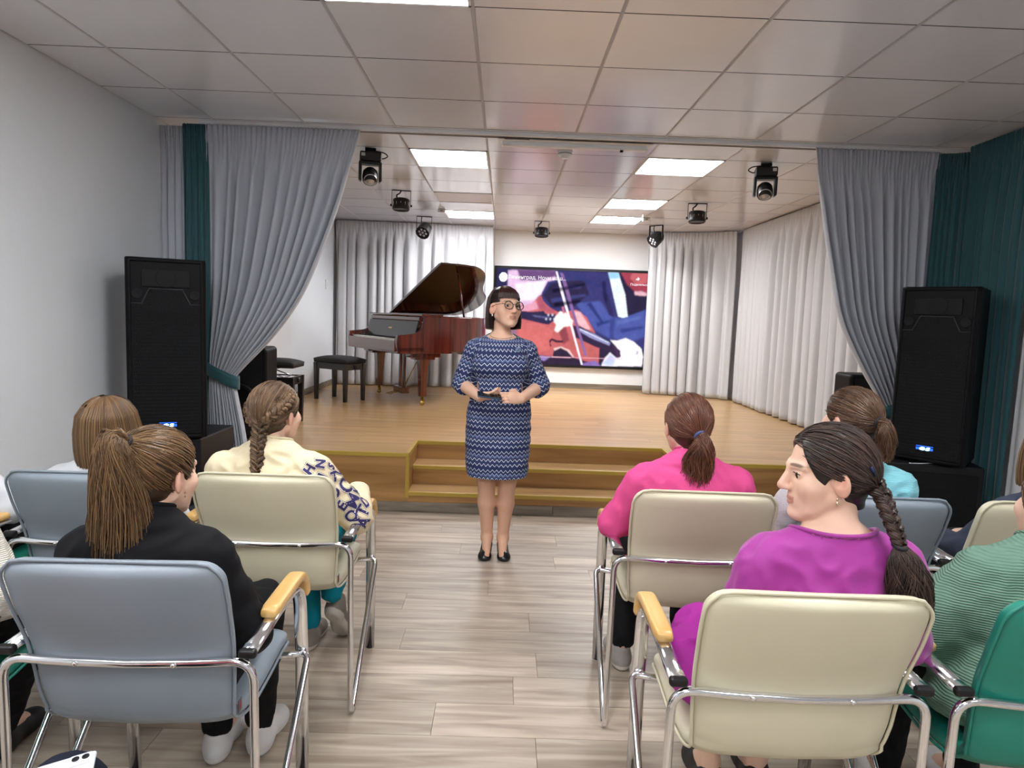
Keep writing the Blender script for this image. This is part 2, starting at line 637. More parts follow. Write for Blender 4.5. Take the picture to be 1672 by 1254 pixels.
# ceiling tiles and LED panels on the same 0.6 m grid
GX, GY = -0.172, 2.865
panels = {(-1, 4): 'stage', (2, 4): 'stage', (2, 7): 'stage', (-1, 7): 'off', (-1, 9): 'back', (2, 9): 'back',
          (-1, -1): 'room', (2, -3): 'room', (-1, -5): 'room', (2, -7): 'room', (-1, -9): 'room', (-3, -4): 'room'}  # room panels after the first are unseen, added to brighten the audience
panel_label = {(2, -3): 'added unseen LED ceiling panel above the nearest right-hand chairs, out of the picture', (-3, -4): 'added unseen LED ceiling panel by the left wall above the back rows, out of the picture',
               (-1, -5): 'added unseen LED ceiling panel over the photographer, out of the picture', (2, -7): 'added unseen LED ceiling panel behind the photographer on the right', (-1, -9): 'added unseen LED ceiling panel near the rear wall behind the photographer',
               (-1, 4): 'lit square LED ceiling panel over the stage, above the grand piano lid side, front left',
               (2, 4): 'lit square LED ceiling panel over the stage, front right',
               (2, 7): 'lit square LED ceiling panel deeper over the stage on the right',
               (-1, 7): 'unlit beige ceiling panel over the stage, left of centre',
               (-1, 9): 'lit LED ceiling panel right at the back curtain on the left',
               (2, 9): 'lit LED ceiling panel close to the back wall above the screen',
               (-1, -1): 'lit LED ceiling panel over the audience cut by the top of the picture'}
for c in range(-4, 6):
    for r in range(-11, 12):
        x0, x1 = GX + 0.6 * c, GX + 0.6 * (c + 1)
        y0, y1 = GY + 0.6 * r, GY + 0.6 * (r + 1)
        x0, x1, y0, y1 = max(x0, XL), min(x1, XR), max(y0, YF), min(y1, YB)
        if x1 - x0 < 0.03 or y1 - y0 < 0.03: continue
        if (c, r) in panels:
            k = panels[(c, r)]
            t = empty('ceiling_light', ((x0 + x1) / 2, (y0 + y1) / 2, CEIL))
            fr = MB()
            for sx, sy, w, d in ((-1, 0, 0.012, 0.59), (1, 0, 0.012, 0.59), (0, -1, 0.59, 0.012), (0, 1, 0.59, 0.012)):
                fr.box((sx * 0.289, sy * 0.289, 0.003), (w, d, 0.016))
            fr.build('frame', M_white, t)
            MB().box((0, 0, 0.004), (0.566, 0.566, 0.006)).build('diffuser', {'stage': M_led_stage, 'back': M_led_back, 'room': M_led_room, 'off': M_led_off}[k], t)
            tag(t, panel_label.get((c, r), 'added unseen LED ceiling panel over the back rows behind the photographer'), 'ceiling light', 'square ceiling panels')
        else:
            board('ceiling_tile', x0 + 0.007, x1 - 0.007, y0 + 0.003, y1 - 0.003, CEIL, CEIL + 0.012, M_tile, ceiling, gap=0.002, edge=M_grid)

for c in range(-3, 6):
    MB().span((GX + 0.6 * c - 0.0075, YF, CEIL - 0.001), (GX + 0.6 * c + 0.0075, YB, CEIL + 0.012)).build('grid_runner', M_runner, ceiling)

# ---------------------------------------------------------------- stage platform with steps cut into its front
NX0, NX1 = -0.67, 1.30
T1, T2, T3 = 4.9, 5.15, 5.41        # front edges of first tread, second tread, stage behind the steps
stage = MB().span((XL, STAGE_Y, 0), (NX0, T3, STAGE_H - 0.012)).span((NX1, STAGE_Y, 0), (XR, T3, STAGE_H - 0.012)) \
    .span((XL, T3, 0), (XR, YB, STAGE_H - 0.012)).build('stage_platform', M_riser)
tag(stage, kind='structure')
Z1, Z2 = 0.145, 0.287
for i, (ya, yb, z) in enumerate(((T1, T3, Z1), (T2, T3, Z2))):
    s_ = MB().span((NX0, ya, 0 if i == 0 else Z1), (NX1, yb, z - 0.012)).build('step', M_riser, stage)
    board('tread', NX0, NX1, ya, (T2 if i == 0 else T3), z - 0.012, z, M_stage_plank, s_)
    MB().span((NX0, ya - 0.006, z - 0.028), (NX1, ya + 0.012, z + 0.003)).build('edge_trim', M_edge, s_, 0.003)
ed = 0.028
for a, b in (((XL, STAGE_Y - 0.006, STAGE_H - ed), (NX0 + 0.006, STAGE_Y + 0.02, STAGE_H + 0.003)),
             ((NX1 - 0.006, STAGE_Y - 0.006, STAGE_H - ed), (XR, STAGE_Y + 0.02, STAGE_H + 0.003)),
             ((NX0, T3 - 0.006, STAGE_H - ed), (NX1, T3 + 0.02, STAGE_H + 0.003)),
             ((NX0 - 0.02, STAGE_Y - 0.004, STAGE_H - ed), (NX0 + 0.006, T3, STAGE_H + 0.003)),
             ((NX1 - 0.006, STAGE_Y - 0.004, STAGE_H - ed), (NX1 + 0.02, T3, STAGE_H + 0.003)),
             ((NX0 - 0.02, STAGE_Y - 0.005, 0.10), (NX0 + 0.006, STAGE_Y + 0.02, STAGE_H - ed)),
             ((NX1 - 0.006, STAGE_Y - 0.005, 0.10), (NX1 + 0.02, STAGE_Y + 0.02, STAGE_H - ed))):
    MB().span(a, b).build('edge_trim', M_edge, stage, 0.003)
for i in range(4):
    xa = XL + (XR - XL) * i / 4; xb = XL + (XR - XL) * (i + 1) / 4
    MB().span((xa + 0.001, STAGE_Y - 0.014, 0), (xb - 0.001, STAGE_Y, 0.072)).build('skirting', M_skirt, stage, 0.003)
# stage floor boards
for r in range(27):
    y0 = STAGE_Y + 0.02 + 0.19 * r; y1 = min(y0 + 0.19, YB)
    if y1 - y0 < 0.02: continue
    j = rnd.uniform(0, 1.3)
    x = XL - j
    while x < XR:
        a, b = max(x, XL), min(x + 1.3, XR)
        segs = [(a, b)]
        if y0 < T3 + 0.01:
            segs = [(a, min(b, NX0 - 0.02)), (max(a, NX1 + 0.02), b)]
        for (p, q) in segs:
            if q - p > 0.02:
                if y0 < T3 + 0.02 < y1 and False: pass
                board('plank', p, q, y0, y1, STAGE_H - 0.012, STAGE_H, M_stage_plank, stage, 0.0012)
        x += 1.3
    if y0 < T3 + 0.01 and y1 > T3 + 0.02:
        board('plank', NX0 - 0.02, NX1 + 0.02, T3 + 0.02, y1, STAGE_H - 0.012, STAGE_H, M_stage_plank, stage, 0.0012)

o = MB().span((XL, STAGE_Y, STAGE_H), (XL + 0.018, YB, STAGE_H + 0.075)).build('baseboard_left', M_skirt, None, 0.004); tag(o, kind='structure')
o = MB().span((XL + 0.018, YB - 0.018, STAGE_H), (XR, YB, STAGE_H + 0.075)).build('baseboard_back', M_skirt, None, 0.004); tag(o, kind='structure')
o = MB().span((XL, YF, 0), (XL + 0.018, STAGE_Y - 0.015, 0.075)).build('baseboard_front', M_skirt, None, 0.004); tag(o, kind='structure')
o = MB().span((-0.215, YB - 0.03, STAGE_H + 0.075), (-0.175, YB, CEIL)).build('trim_1', M_white_wall); tag(o, kind='structure')

# curtain rail and the flat white housing on it
t = empty('curtain_rail', (0.52, 4.75, CEIL))
MB().box((0, 0, -0.012), (5.2, 0.085, 0.024)).build('rail', M_white, t, 0.003)
MB().box((0, -0.012, -0.0255), (5.2, 0.006, 0.003)).box((0, 0.014, -0.0255), (5.2, 0.006, 0.003)).build('groove', M_grid, t)
tag(t, 'long white curtain rail across the ceiling in front of the stage', 'curtain rail')
t = empty('ceiling_housing', (0.44, 4.83, CEIL))
MB().box((0, 0, -0.012), (1.06, 0.20, 0.024)).build('back_plate', M_white, t, 0.004)
MB().box((0.0, 0.05, -0.036), (1.0, 0.055, 0.03)).build('slim_tube', M_white, t, 0.006)
MB().box((0.33, 0.05, -0.056), (0.02, 0.02, 0.014)).build('pull_hook', M_blackm, t)
MB().box((-0.40, -0.05, -0.0255), (0.17, 0.02, 0.003)).build('slot', M_grid, t)
tag(t, 'flat white retractable screen housing fixed at the middle of the curtain rail', 'housing')

# ---------------------------------------------------------------- curtains
M_cur_grey = material('curtain_blue_grey', lin(176, 180, 189), 0.75, sheen=0.2, bump=('noise', (300, 300, 300), 0.15, 0.001))
M_cur_light = material('curtain_silver', lin(194, 195, 198), 0.6, sheen=0.2, bump=('noise', (300, 300, 300), 0.12, 0.001))
M_cur_teal = material('curtain_teal_velvet', lin(22, 78, 86), 0.7, sheen=0.4, bump=('noise', (300, 300, 300), 0.15, 0.001))


def curtain_mesh(P, z0, z1, pleats, amp, seed, head=0.085, tie=None, nv=44, per=14):
    """hanging cloth along the floor path P; folds grow from a gathered heading tape"""
    rr = np.random.RandomState(seed)
    P = np.array(P, float)
    L = np.r_[0, np.cumsum(np.linalg.norm(np.diff(P, axis=0), axis=1))]
    nu = pleats * per + 1
    s = np.linspace(0, 1, nu)
    x = np.interp(s * L[-1], L, P[:, 0]); y = np.interp(s * L[-1], L, P[:, 1])
    tx, ty = np.gradient(x), np.gradient(y); n = np.hypot(tx, ty); nx, ny = -ty / n, tx / n
    ph = np.cumsum(np.r_[0, np.repeat(rr.uniform(0.6, 1.4, pleats), per)]); ph = ph / ph[-1] * pleats * 2 * PI
    am = np.interp(s * pleats, np.arange(pleats + 1), rr.uniform(0.55, 1.15, pleats + 1))
    ph2 = np.interp(s * pleats, np.arange(pleats + 1), rr.uniform(0, 2 * PI, pleats + 1))
    V = np.zeros((nu, nv, 3))
    zs = np.r_[np.linspace(0, head, 7), np.linspace(head, z1 - z0, nv - 6)[1:]]
    for k in range(nv):
        d = zs[k]; z = z1 - d
        g = min(1, d / 0.6)
        if d <= head + 1e-6:
            off = 0.013 * np.sin(ph * 3.0) * (0.8 + 0.2 * math.cos(d / head * PI)) + 0.004 * np.sin(ph * 7)
            off = off * (1 if d > 0.004 else 0.7)
        else:
            q = min(1, (d - head) / 0.22)
            f1 = np.sin(ph + 0.25 * g * np.sin(ph2 + z * 1.5)) + 0.28 * np.sin(2 * ph + ph2)
            off = (1 - q) * 0.008 * np.sin(ph * 3.0) + q * amp * am * f1 * (0.55 + 0.45 * g)
        lat = 0.35 * amp * np.cos(ph) * g * (0 if d < head else 1)
        V[:, k, 0] = x + nx * off + tx / n * lat
        V[:, k, 1] = y + ny * off + ty / n * lat
        V[:, k, 2] = z
    return V


def curtain(name, V, mat, label, group=None, parent=None):
    nu, nv, _ = V.shape
    me = np_mesh(name, V.reshape(-1, 3), grid_faces(nu, nv), True)
    o = link(name, me, parent, mat)
    md = o.modifiers.new('thickness', 'SOLIDIFY'); md.thickness = 0.004
    if parent is None: tag(o, label, 'curtain', group)
    return o


ZT = CEIL - 0.036
curtain('stage_curtain', curtain_mesh([(-2.33, 9.42), (-1.2, 9.46), (-0.2, 9.5)], STAGE_H + 0.012, CEIL - 0.012, 15, 0.058, 3), M_cur_light,
        'long silver curtain on the back wall behind the grand piano', 'silver curtains around the stage')
curtain('stage_curtain', curtain_mesh([(1.93, 9.5), (2.35, 9.42), (2.7, 9.3), (3.0, 9.05)], STAGE_H + 0.012, CEIL - 0.012, 9, 0.055, 4), M_cur_light,
        'silver curtain on the back wall to the right of the screen', 'silver curtains around the stage')
curtain('stage_curtain', curtain_mesh([(3.05, 8.98), (3.05, 7.8), (3.06, 6.5), (3.06, 5.0)], STAGE_H + 0.012, CEIL - 0.012, 22, 0.055, 5), M_cur_light,
        'silver curtain along the right side wall of the stage', 'silver curtains around the stage')
curtain('side_curtain', curtain_mesh([(-2.358, 4.74), (-2.16, 4.74)], 0.01, ZT, 4, 0.022, 6), M_cur_grey,
        'narrow blue-grey curtain strip in the corner by the left wall', 'straight curtains in front of the stage')
curtain('side_curtain', curtain_mesh([(-2.19, 4.71), (-2.02, 4.71)], 0.01, ZT + 0.01, 4, 0.018, 7), M_cur_teal,
        'narrow dark teal curtain strip left of the tied-back drape', 'straight curtains in front of the stage')
curtain('side_curtain', curtain_mesh([(2.875, 4.70), (2.98, 4.68), (3.06, 4.62)], 0.01, ZT, 5, 0.02, 8), M_cur_teal,
        'dark teal curtain strip in the corner right of the tied-back drape', 'straight curtains in front of the stage')
curtain('side_curtain', curtain_mesh([(3.03, 4.60), (3.03, 4.01)], 0.01, CEIL - 0.012, 8, 0.03, 9), M_cur_teal,
        'teal curtain along the right wall behind the loudspeaker', 'straight curtains in front of the stage')
curtain('side_curtain', curtain_mesh([(3.04, 3.99), (3.04, 1.0)], 0.01, CEIL - 0.012, 20, 0.03, 10), M_cur_light,
        'pale grey curtain on the right wall at the edge of the picture', 'straight curtains in front of the stage')


def drape(label, xin_top, edge, xwall, tie_z, tie_w, sgn, seed, pleats=12):
    """tied-back drape. edge: (z, x) of the free swooping edge; wall side hangs plumb at xwall"""
    rr = np.random.RandomState(seed)
    e = np.array(sorted(edge)); per = 14; nu = pleats * per + 1; nv = 84
    s = np.linspace(0, 1, nu)           # 0 wall side, 1 free edge
    ph = np.cumsum(np.r_[0, np.repeat(rr.uniform(0.65, 1.35, pleats), per)]); ph = ph / ph[-1] * pleats * 2 * PI
    am = np.interp(s * pleats, np.arange(pleats + 1), rr.uniform(0.5, 1.2, pleats + 1))
    ph2 = np.interp(s * pleats, np.arange(pleats + 1), rr.uniform(0, 2 * PI, pleats + 1))
    V = np.zeros((nu, nv, 3)); top = ZT + 0.008; y0 = 4.70
    zs = np.r_[np.linspace(top, top - 0.09, 8), np.linspace(top - 0.09, 0.012, nv - 7)[1:]]
    ec = catmull(e, 8)
    for k, z in enumerate(zs):
        xe = np.interp(z, ec[:, 0], ec[:, 1])
        # above the tie the cloth hangs in straight lines from heading to tie, so inner pleats swoop less
        frac = np.clip((top - z) / (top - tie_z), 0, 1)
        w_top = xin_top - xwall; w = xe - xwall
        x = xwall + w * s + (w_top * s - w * s) * (1 - s) * 0.55 * (1 - frac) * 0.6
        # folds tilt: low ones are drawn to the tie
        d = top - z
        narrow = abs(w) / abs(w_top)
        if d <= 0.09:
            off = 0.014 * np.sin(ph * 3) * (0.75 + 0.25 * math.cos(d / 0.09 * PI)) + 0.004 * np.sin(ph * 7) - 0.008
        else:
            q = min(1, (d - 0.09) / 0.25)
            g = 0.044 * (0.45 + 0.55 * min(1, d / 0.9)) * (0.55 + 0.45 * narrow)
            if z < tie_z + 0.12:
                g *= 0.45 + 0.55 * min(1, abs(z - tie_z) / 0.12)
            f1 = np.sin(ph + 0.5 * np.sin(ph2 + z)) + 0.16 * np.sin(2 * ph + ph2)
            off = (1 - q) * 0.010 * np.sin(ph * 3) + q * g * am * f1
        bulge = 0.05 * math.exp(-((z - tie_z - 0.25) / 0.25) ** 2)
        V[:, k, 0] = x; V[:, k, 1] = y0 + off - bulge * np.sin(PI * s); V[:, k, 2] = z - 0.10 * frac * (s if z > tie_z else s * max(0, z / tie_z)) * 0.0
    root = empty('tied_drape', ((xwall + xin_top) / 2, y0, 0))
    V[:, :, 0] -= root.location.x; V[:, :, 1] -= root.location.y
    o = curtain('cloth', V, M_cur_grey, None, parent=root)
    # band around the gathered cloth
    xe = np.interp(tie_z, ec[:, 0], ec[:, 1]) - root.location.x; xw = xwall - root.location.x
    band = []; nb = 28
    for i in range(nb):
        a = 2 * PI * i / nb
        cx, hw = (xe + xw) / 2 + 0.0 * sgn, abs(xe - xw) / 2 + 0.014
        x = cx + hw * math.cos(a) * (1 if True else 0); y = 0.055 * math.sin(a)
        z = tie_z + 0.055 * sgn * -(x - cx) / hw
        band.append((x, y, z))
    Bv = []
    for (x, y, z) in band:
        for dz in (-0.045, -0.02, 0.02, 0.045):
            Bv.append((x, y * (1 + 0.06 * (abs(dz) < 0.03)), z + dz))
    me = np_mesh('tieback', np.array(Bv), grid_faces(nb, 4, True), True)
    b = link('tieback', me, root, M_cur_teal); md = b.modifiers.new('thickness', 'SOLIDIFY'); md.thickness = 0.005; md.offset = 1
    b['label'] = 'dark teal tieback band'
    tag(root, label, 'curtain', 'tied-back drapes')
    return root


drape('blue-grey drape tied back with a teal band by the left loudspeaker', -1.0,
      [(0.0, -1.72), (0.52, -1.775), (0.85, -1.835), (0.95, -1.845), (1.02, -1.80), (1.274, -1.567), (1.551, -1.381), (1.885, -1.238), (2.173, -1.137), (2.456, -1.058), (2.66, -1.0)],
      -2.03, 0.98, 0.2, 1, 21)
drape('blue-grey drape tied back with a teal band by the right loudspeaker', 2.04,
      [(0.0, 2.60), (0.55, 2.62), (0.80, 2.66), (0.90, 2.66), (0.95, 2.63), (1.181, 2.475), (1.513, 2.298), (1.926, 2.188), (2.291, 2.108), (2.667, 2.04)],
      2.89, 0.92, 0.2, -1, 22)
# ---------------------------------------------------------------- visitor chairs
M_cream = material('cream_leatherette', lin(205, 198, 172), 0.42, noise=((6, 6, 6), 0.02), bump=('voronoi', (420, 420, 420), 0.12, 0.0006))
M_greyl = material('grey_leatherette', lin(132, 143, 153), 0.42, noise=((6, 6, 6), 0.02), bump=('voronoi', (420, 420, 420), 0.12, 0.0006))
M_teall = material('teal_leatherette', lin(26, 128, 110), 0.42, noise=((6, 6, 6), 0.02), bump=('voronoi', (420, 420, 420), 0.12, 0.0006))
M_arm = wood('arm_beech', lin(206, 160, 92), lin(226, 186, 120), 1, 0.32, 1.5, per_object=0.05)
M_tagdark = material('tag_grey', lin(90, 90, 98), 0.6)
M_tagred = material('tag_red', lin(190, 40, 50), 0.6)


def shell_frames():
    prof = catmull([(-0.088, 0.890), (-0.078, 0.845), (-0.045, 0.755), (-0.012, 0.675), (0.006, 0.60), (0.016, 0.54), (0.036, 0.484),
                    (0.085, 0.448), (0.16, 0.436), (0.28, 0.444), (0.39, 0.458), (0.455, 0.455), (0.485, 0.437)], 7)
    T = np.gradient(prof, axis=0); T /= np.linalg.norm(T, axis=1)[:, None]
    Nn = np.stack([-T[:, 1], T[:, 0]], 1)      # towards the sitter
    s = np.r_[0, np.cumsum(np.linalg.norm(np.diff(prof, axis=0), axis=1))]
    return prof, T, Nn, s


def shell_width(s, L):
    w = np.interp(s, [0, 0.12, 0.36, 0.46, 0.60, L], [0.240, 0.240, 0.226, 0.215, 0.222, 0.226])
    r = 0.055
    e = np.minimum(s, L - s)
    w = w - np.where(e < r, r - np.sqrt(np.maximum(0, r * r - (r - e) ** 2)), 0)
    return w


prof, Tn, Nn, ss = shell_frames(); LS = ss[-1]


def chair_meshes():
    # cushion shell
    nq = 28; V = []
    add = np.linspace(0, 0.012, 4)
    idx = list(range(len(ss)))
    for i in idx:
        w = shell_width(ss[i], LS)
        e = min(ss[i], LS - ss[i])
        h = 0.024 * math.sqrt(max(0.04, 1 - max(0, 1 - e / 0.022) ** 2))
        for q in range(nq):
            a = 2 * PI * q / nq
            ca, sa = math.cos(a), math.sin(a)
            x = w * math.copysign(abs(ca) ** 0.28, ca)
            puff = 1 + 0.25 * (1 - (x / max(w, 1e-6)) ** 2)
            n = h * math.copysign(abs(sa) ** 0.7, sa) * puff
            # slight hollow towards the sitter's sides
            n += 0.014 * (x / 0.24) ** 2 * (1 if ss[i] < 0.42 else 0.3)
            V.append((x, prof[i, 0] + Nn[i, 0] * n, prof[i, 1] + Nn[i, 1] * n))
    F = []
    for i in range(len(idx) - 1):
        for q in range(nq):
            p = (q + 1) % nq
            F.append((i * nq + q, (i + 1) * nq + q, (i + 1) * nq + p, i * nq + p))
    F.append(tuple(range(nq))); F.append(tuple((len(idx) - 1) * nq + q for q in range(nq))[::-1])
    shell = MB().add(V, F, True).mesh('cushion')
    # piping along the rear edge of the cushion
    pts = []
    for sgn, rng in ((-1, range(len(ss) - 1, -1, -1)), (1, range(len(ss)))):
        for i in rng:
            w = shell_width(ss[i], LS)
            e = min(ss[i], LS - ss[i])
            n = -0.014 + 0.014 * (w / 0.24) ** 2 * (1 if ss[i] < 0.42 else 0.3)
            if w < 0.175 and i not in (0, len(ss) - 1): continue
            lift = 0.004 * (e < 0.01)
            pts.append((sgn * (w + 0.0015), prof[i, 0] + Nn[i, 0] * n - Tn[i, 0] * lift * (1 if i < 40 else -1), prof[i, 1] + Nn[i, 1] * n - Tn[i, 1] * lift * (1 if i < 40 else -1)))
    piping = MB().tube(pts, 0.0042, 6, closed=True).mesh('piping')
    # one bent tube: back bar, rear legs, slanting struts, front bar under the seat
    half = [(0, -0.033, 0.630), (0.14, -0.031, 0.632), (0.284, -0.022, 0.637), (0.288, -0.012, 0.0145), (0.290, 0.012, 0.0125), (0.286, 0.455, 0.413), (0.225, 0.44, 0.408), (0, 0.43, 0.405)]
    f = fillet(half, {1: 0.05, 2: 0.055, 3: 0.014, 4: 0.014, 5: 0.05, 6: 0.03}, 7)
    loop = f[:-1] + [np.array((-p[0], p[1], p[2])) for p in f[::-1]][:-1]
    frame = MB().tube(loop, 0.0105, 12, closed=True).mesh('frame_tube')
    return shell, piping, frame


sh_me, pip_me, fr_me = chair_meshes()


def make_chair(cush_mat):
    root = empty('visitor_chair')
    me = sh_me.copy(); cu = link('cushion', me, root, cush_mat)
    me = pip_me.copy(); link('piping', me, cu, cush_mat)
    g = MB().box((0, 0, 0), (0.022, 0.0015, 0.030)).build('label_tag', M_tagdark, cu)
    g.location = (0.2205, 0.068, 0.474); g.rotation_euler = (0, 0, PI / 2)
    mark = []
    for k in range(22):
        t = k / 21
        a = PI * 0.25 + t * PI * 1.25 if t < .5 else 0
        mark.append((0.005 * math.cos(PI * 0.1 + t * 2 * PI * 0.7) if t < 0.5 else -0.005 * math.cos(PI * 0.1 + (1 - t) * 2 * PI * 0.7), 0, 0.008 - 0.016 * t))
    mk = MB().tube(mark, 0.0012, 5).build('printed_mark', M_tagred, cu)
    mk.location = (0.2214, 0.068, 0.474); mk.rotation_euler = (0, 0, PI / 2)
    link('frame_tube', fr_me, root, None if len(fr_me.materials) else M_chrome)
    for x in (-0.11, 0.11):
        MB().lathe([(0.0055, -0.004), (0.0065, 0.0), (0.004, 0.003), (0, 0.0035)], (x, -0.044, 0.632), (0, -1, 0), 10).build('bolt', M_chrome, root)
    for s in (-1, 1):
        p = [(s * 0.258, 0.492, 0.0), (s * 0.262, 0.47, 0.40), (s * 0.268, 0.415, 0.655), (s * 0.271, 0.20, 0.663), (s * 0.272, -0.018, 0.655)]
        path = fillet(p, {1: 0.08, 2: 0.11, 3: 0.05}, 8)
        leg = MB().tube(path, 0, 12, flat=(0.010, 0.020, (0, 0.9, 1.0))).build('arm_leg', M_chrome, root)
        # wooden pad follows the tube over its front bend
        q = np.array(path)
        rows = [r for r in q if r[2] > 0.575 and r[1] > 0.10]
        pad = catmull([(s * 0.2685, 0.445, 0.600), (s * 0.268, 0.438, 0.633), (s * 0.268, 0.415, 0.663), (s * 0.269, 0.375, 0.679), (s * 0.270, 0.28, 0.683), (s * 0.271, 0.125, 0.683)], 5)
        pm = MB()
        n = 16; V = []
        T = np.gradient(pad, axis=0); T /= np.linalg.norm(T, axis=1)[:, None]
        for i in range(len(pad)):
            up = np.cross(np.array([1., 0, 0]), T[i]); up /= np.linalg.norm(up)
            if up[2] < 0 and i > 3: up = -up
            if i <= 3: up = up if up[1] > 0 else -up
            e = min(i, len(pad) - 1 - i); sc = 0.82 if e == 0 else 1.0
            for k in range(n):
                a = 2 * PI * k / n
                dx = 0.0235 * math.copysign(abs(math.cos(a)) ** 0.5, math.cos(a)) * sc
                du = 0.0135 * math.copysign(abs(math.sin(a)) ** 0.5, math.sin(a)) * sc
                V.append(pad[i] + np.array([dx, 0, 0]) + up * du)
        F = [(i * n + k, i * n + (k + 1) % n, (i + 1) * n + (k + 1) % n, (i + 1) * n + k) for i in range(len(pad) - 1) for k in range(n)]
        F += [tuple(range(n))[::-1], tuple((len(pad) - 1) * n + k for k in range(n))]
        pm.add(V, F, True); pm.build('arm_pad', M_arm, root)
        MB().box((0, 0, 0), (0.042, 0.022, 0.022)).build('end_cap', M_black, root, 0.008, 3).location = (s * 0.272, -0.024, 0.655)
        MB().box((s * 0.260, 0.46, 0.41), (0.03, 0.03, 0.02)).build('clamp', M_chrome, root, 0.004)
        MB().lathe([(0.013, 0.0), (0.014, 0.004), (0.011, 0.008)], (s * 0.258, 0.491, 0.0), (0, 0, 1), 12).build('foot_cap', M_black, root)
    return root


chairs = [
    # x, y of back bar, turn, cushion, label
    (-0.84, 1.53, 0.02, 'grey', 'grey leatherette chair nearest the camera on the left, under the girl in black'),
    (-1.515, 1.50, 0.05, 'teal', 'teal chair cut by the left edge of the picture beside the nearest grey chair'),
    (-0.798, 2.35, 0.0, 'cream', 'cream leatherette chair on the left of the aisle in the second row'),
    (-1.385, 2.30, -0.0, 'grey', 'grey leatherette chair in the second row left, under the person with bobbed hair'),
    (-2.03, 2.22, 0.0, 'teal', 'teal chair against the left wall in the second row, mostly out of the picture'),
    (0.685, 1.46, -0.02, 'cream', 'cream leatherette chair nearest the camera on the right, under the woman in magenta'),
    (1.32, 1.44, -0.06, 'teal', 'teal chair at the right edge of the picture, under the person in the green sweater'),
    (0.69, 2.30, -0.02, 'cream', 'cream leatherette chair on the right of the aisle, under the girl in pink'),
    (1.275, 2.30, 0.0, 'grey', 'grey leatherette chair in the second row right, partly behind the woman in magenta'),
    (1.86, 2.30, -0.0, 'cream', 'cream chair in the second row cut by the right edge of the picture'),
    (-0.83, 0.57, 0.0, 'grey', 'grey chair below the picture carrying the person with the white phone'),
]
protos = {}
for x, y, rz, kind, lab in chairs:
    if kind not in protos:
        c = protos[kind] = make_chair({'grey': M_greyl, 'teal': M_teall, 'cream': M_cream}[kind])
    else:
        c = copy_tree(protos[kind])
    c.location = (x, y, 0); c.rotation_euler = (0, 0, rz)
    tag(c, lab, 'chair', 'audience chairs')
# plastic link between the neighbouring chair legs on the right
o = MB().box((0, 0, 0), (0.075, 0.032, 0.022)).build('chair_link', M_black, None, 0.005)
o.location = (1.0, 1.445, 0.44); tag(o, 'black plastic clip joining the cream and teal chairs on the right', 'clip')

# ---------------------------------------------------------------- loudspeakers
M_spk = material('speaker_black', (0.0035, 0.0035, 0.0045), 0.5, spec=0.15, bump=('noise', (250, 250, 250), 0.2, 0.001))
M_grille = material('speaker_grille', (0.0045, 0.005, 0.006), 0.5, spec=0.18, bump=('voronoi', (260, 260, 160), 0.9, 0.003))
M_trimline = material('speaker_trim', (0.020, 0.021, 0.026), 0.4)
M_blue = emission('blue_led', (0.05, 0.22, 1.0), 6.0)
M_bluew = emission('blue_led_core', (0.25, 0.6, 1.0), 9.0)
M_sub = material('subwoofer_black', (0.007, 0.007, 0.009), 0.42, spec=0.3, bump=('noise', (300, 300, 300), 0.2, 0.001))


def text_mesh(body, size, depth=0.0, align='CENTER', name='text', shear=0.0, spacing=1.0):
    cu = bpy.data.curves.new(name, 'FONT'); cu.body = body; cu.size = size; cu.extrude = depth
    cu.align_x = align; cu.align_y = 'CENTER'; cu.shear = shear; cu.space_character = spacing; cu.resolution_u = 3
    ob = bpy.data.objects.new(name, cu); C.objects.link(ob)
    dg = bpy.context.evaluated_depsgraph_get(); dg.update()
    me = bpy.data.meshes.new_from_object(ob.evaluated_get(dg))
    bpy.data.objects.remove(ob); bpy.data.curves.remove(cu)
    return me


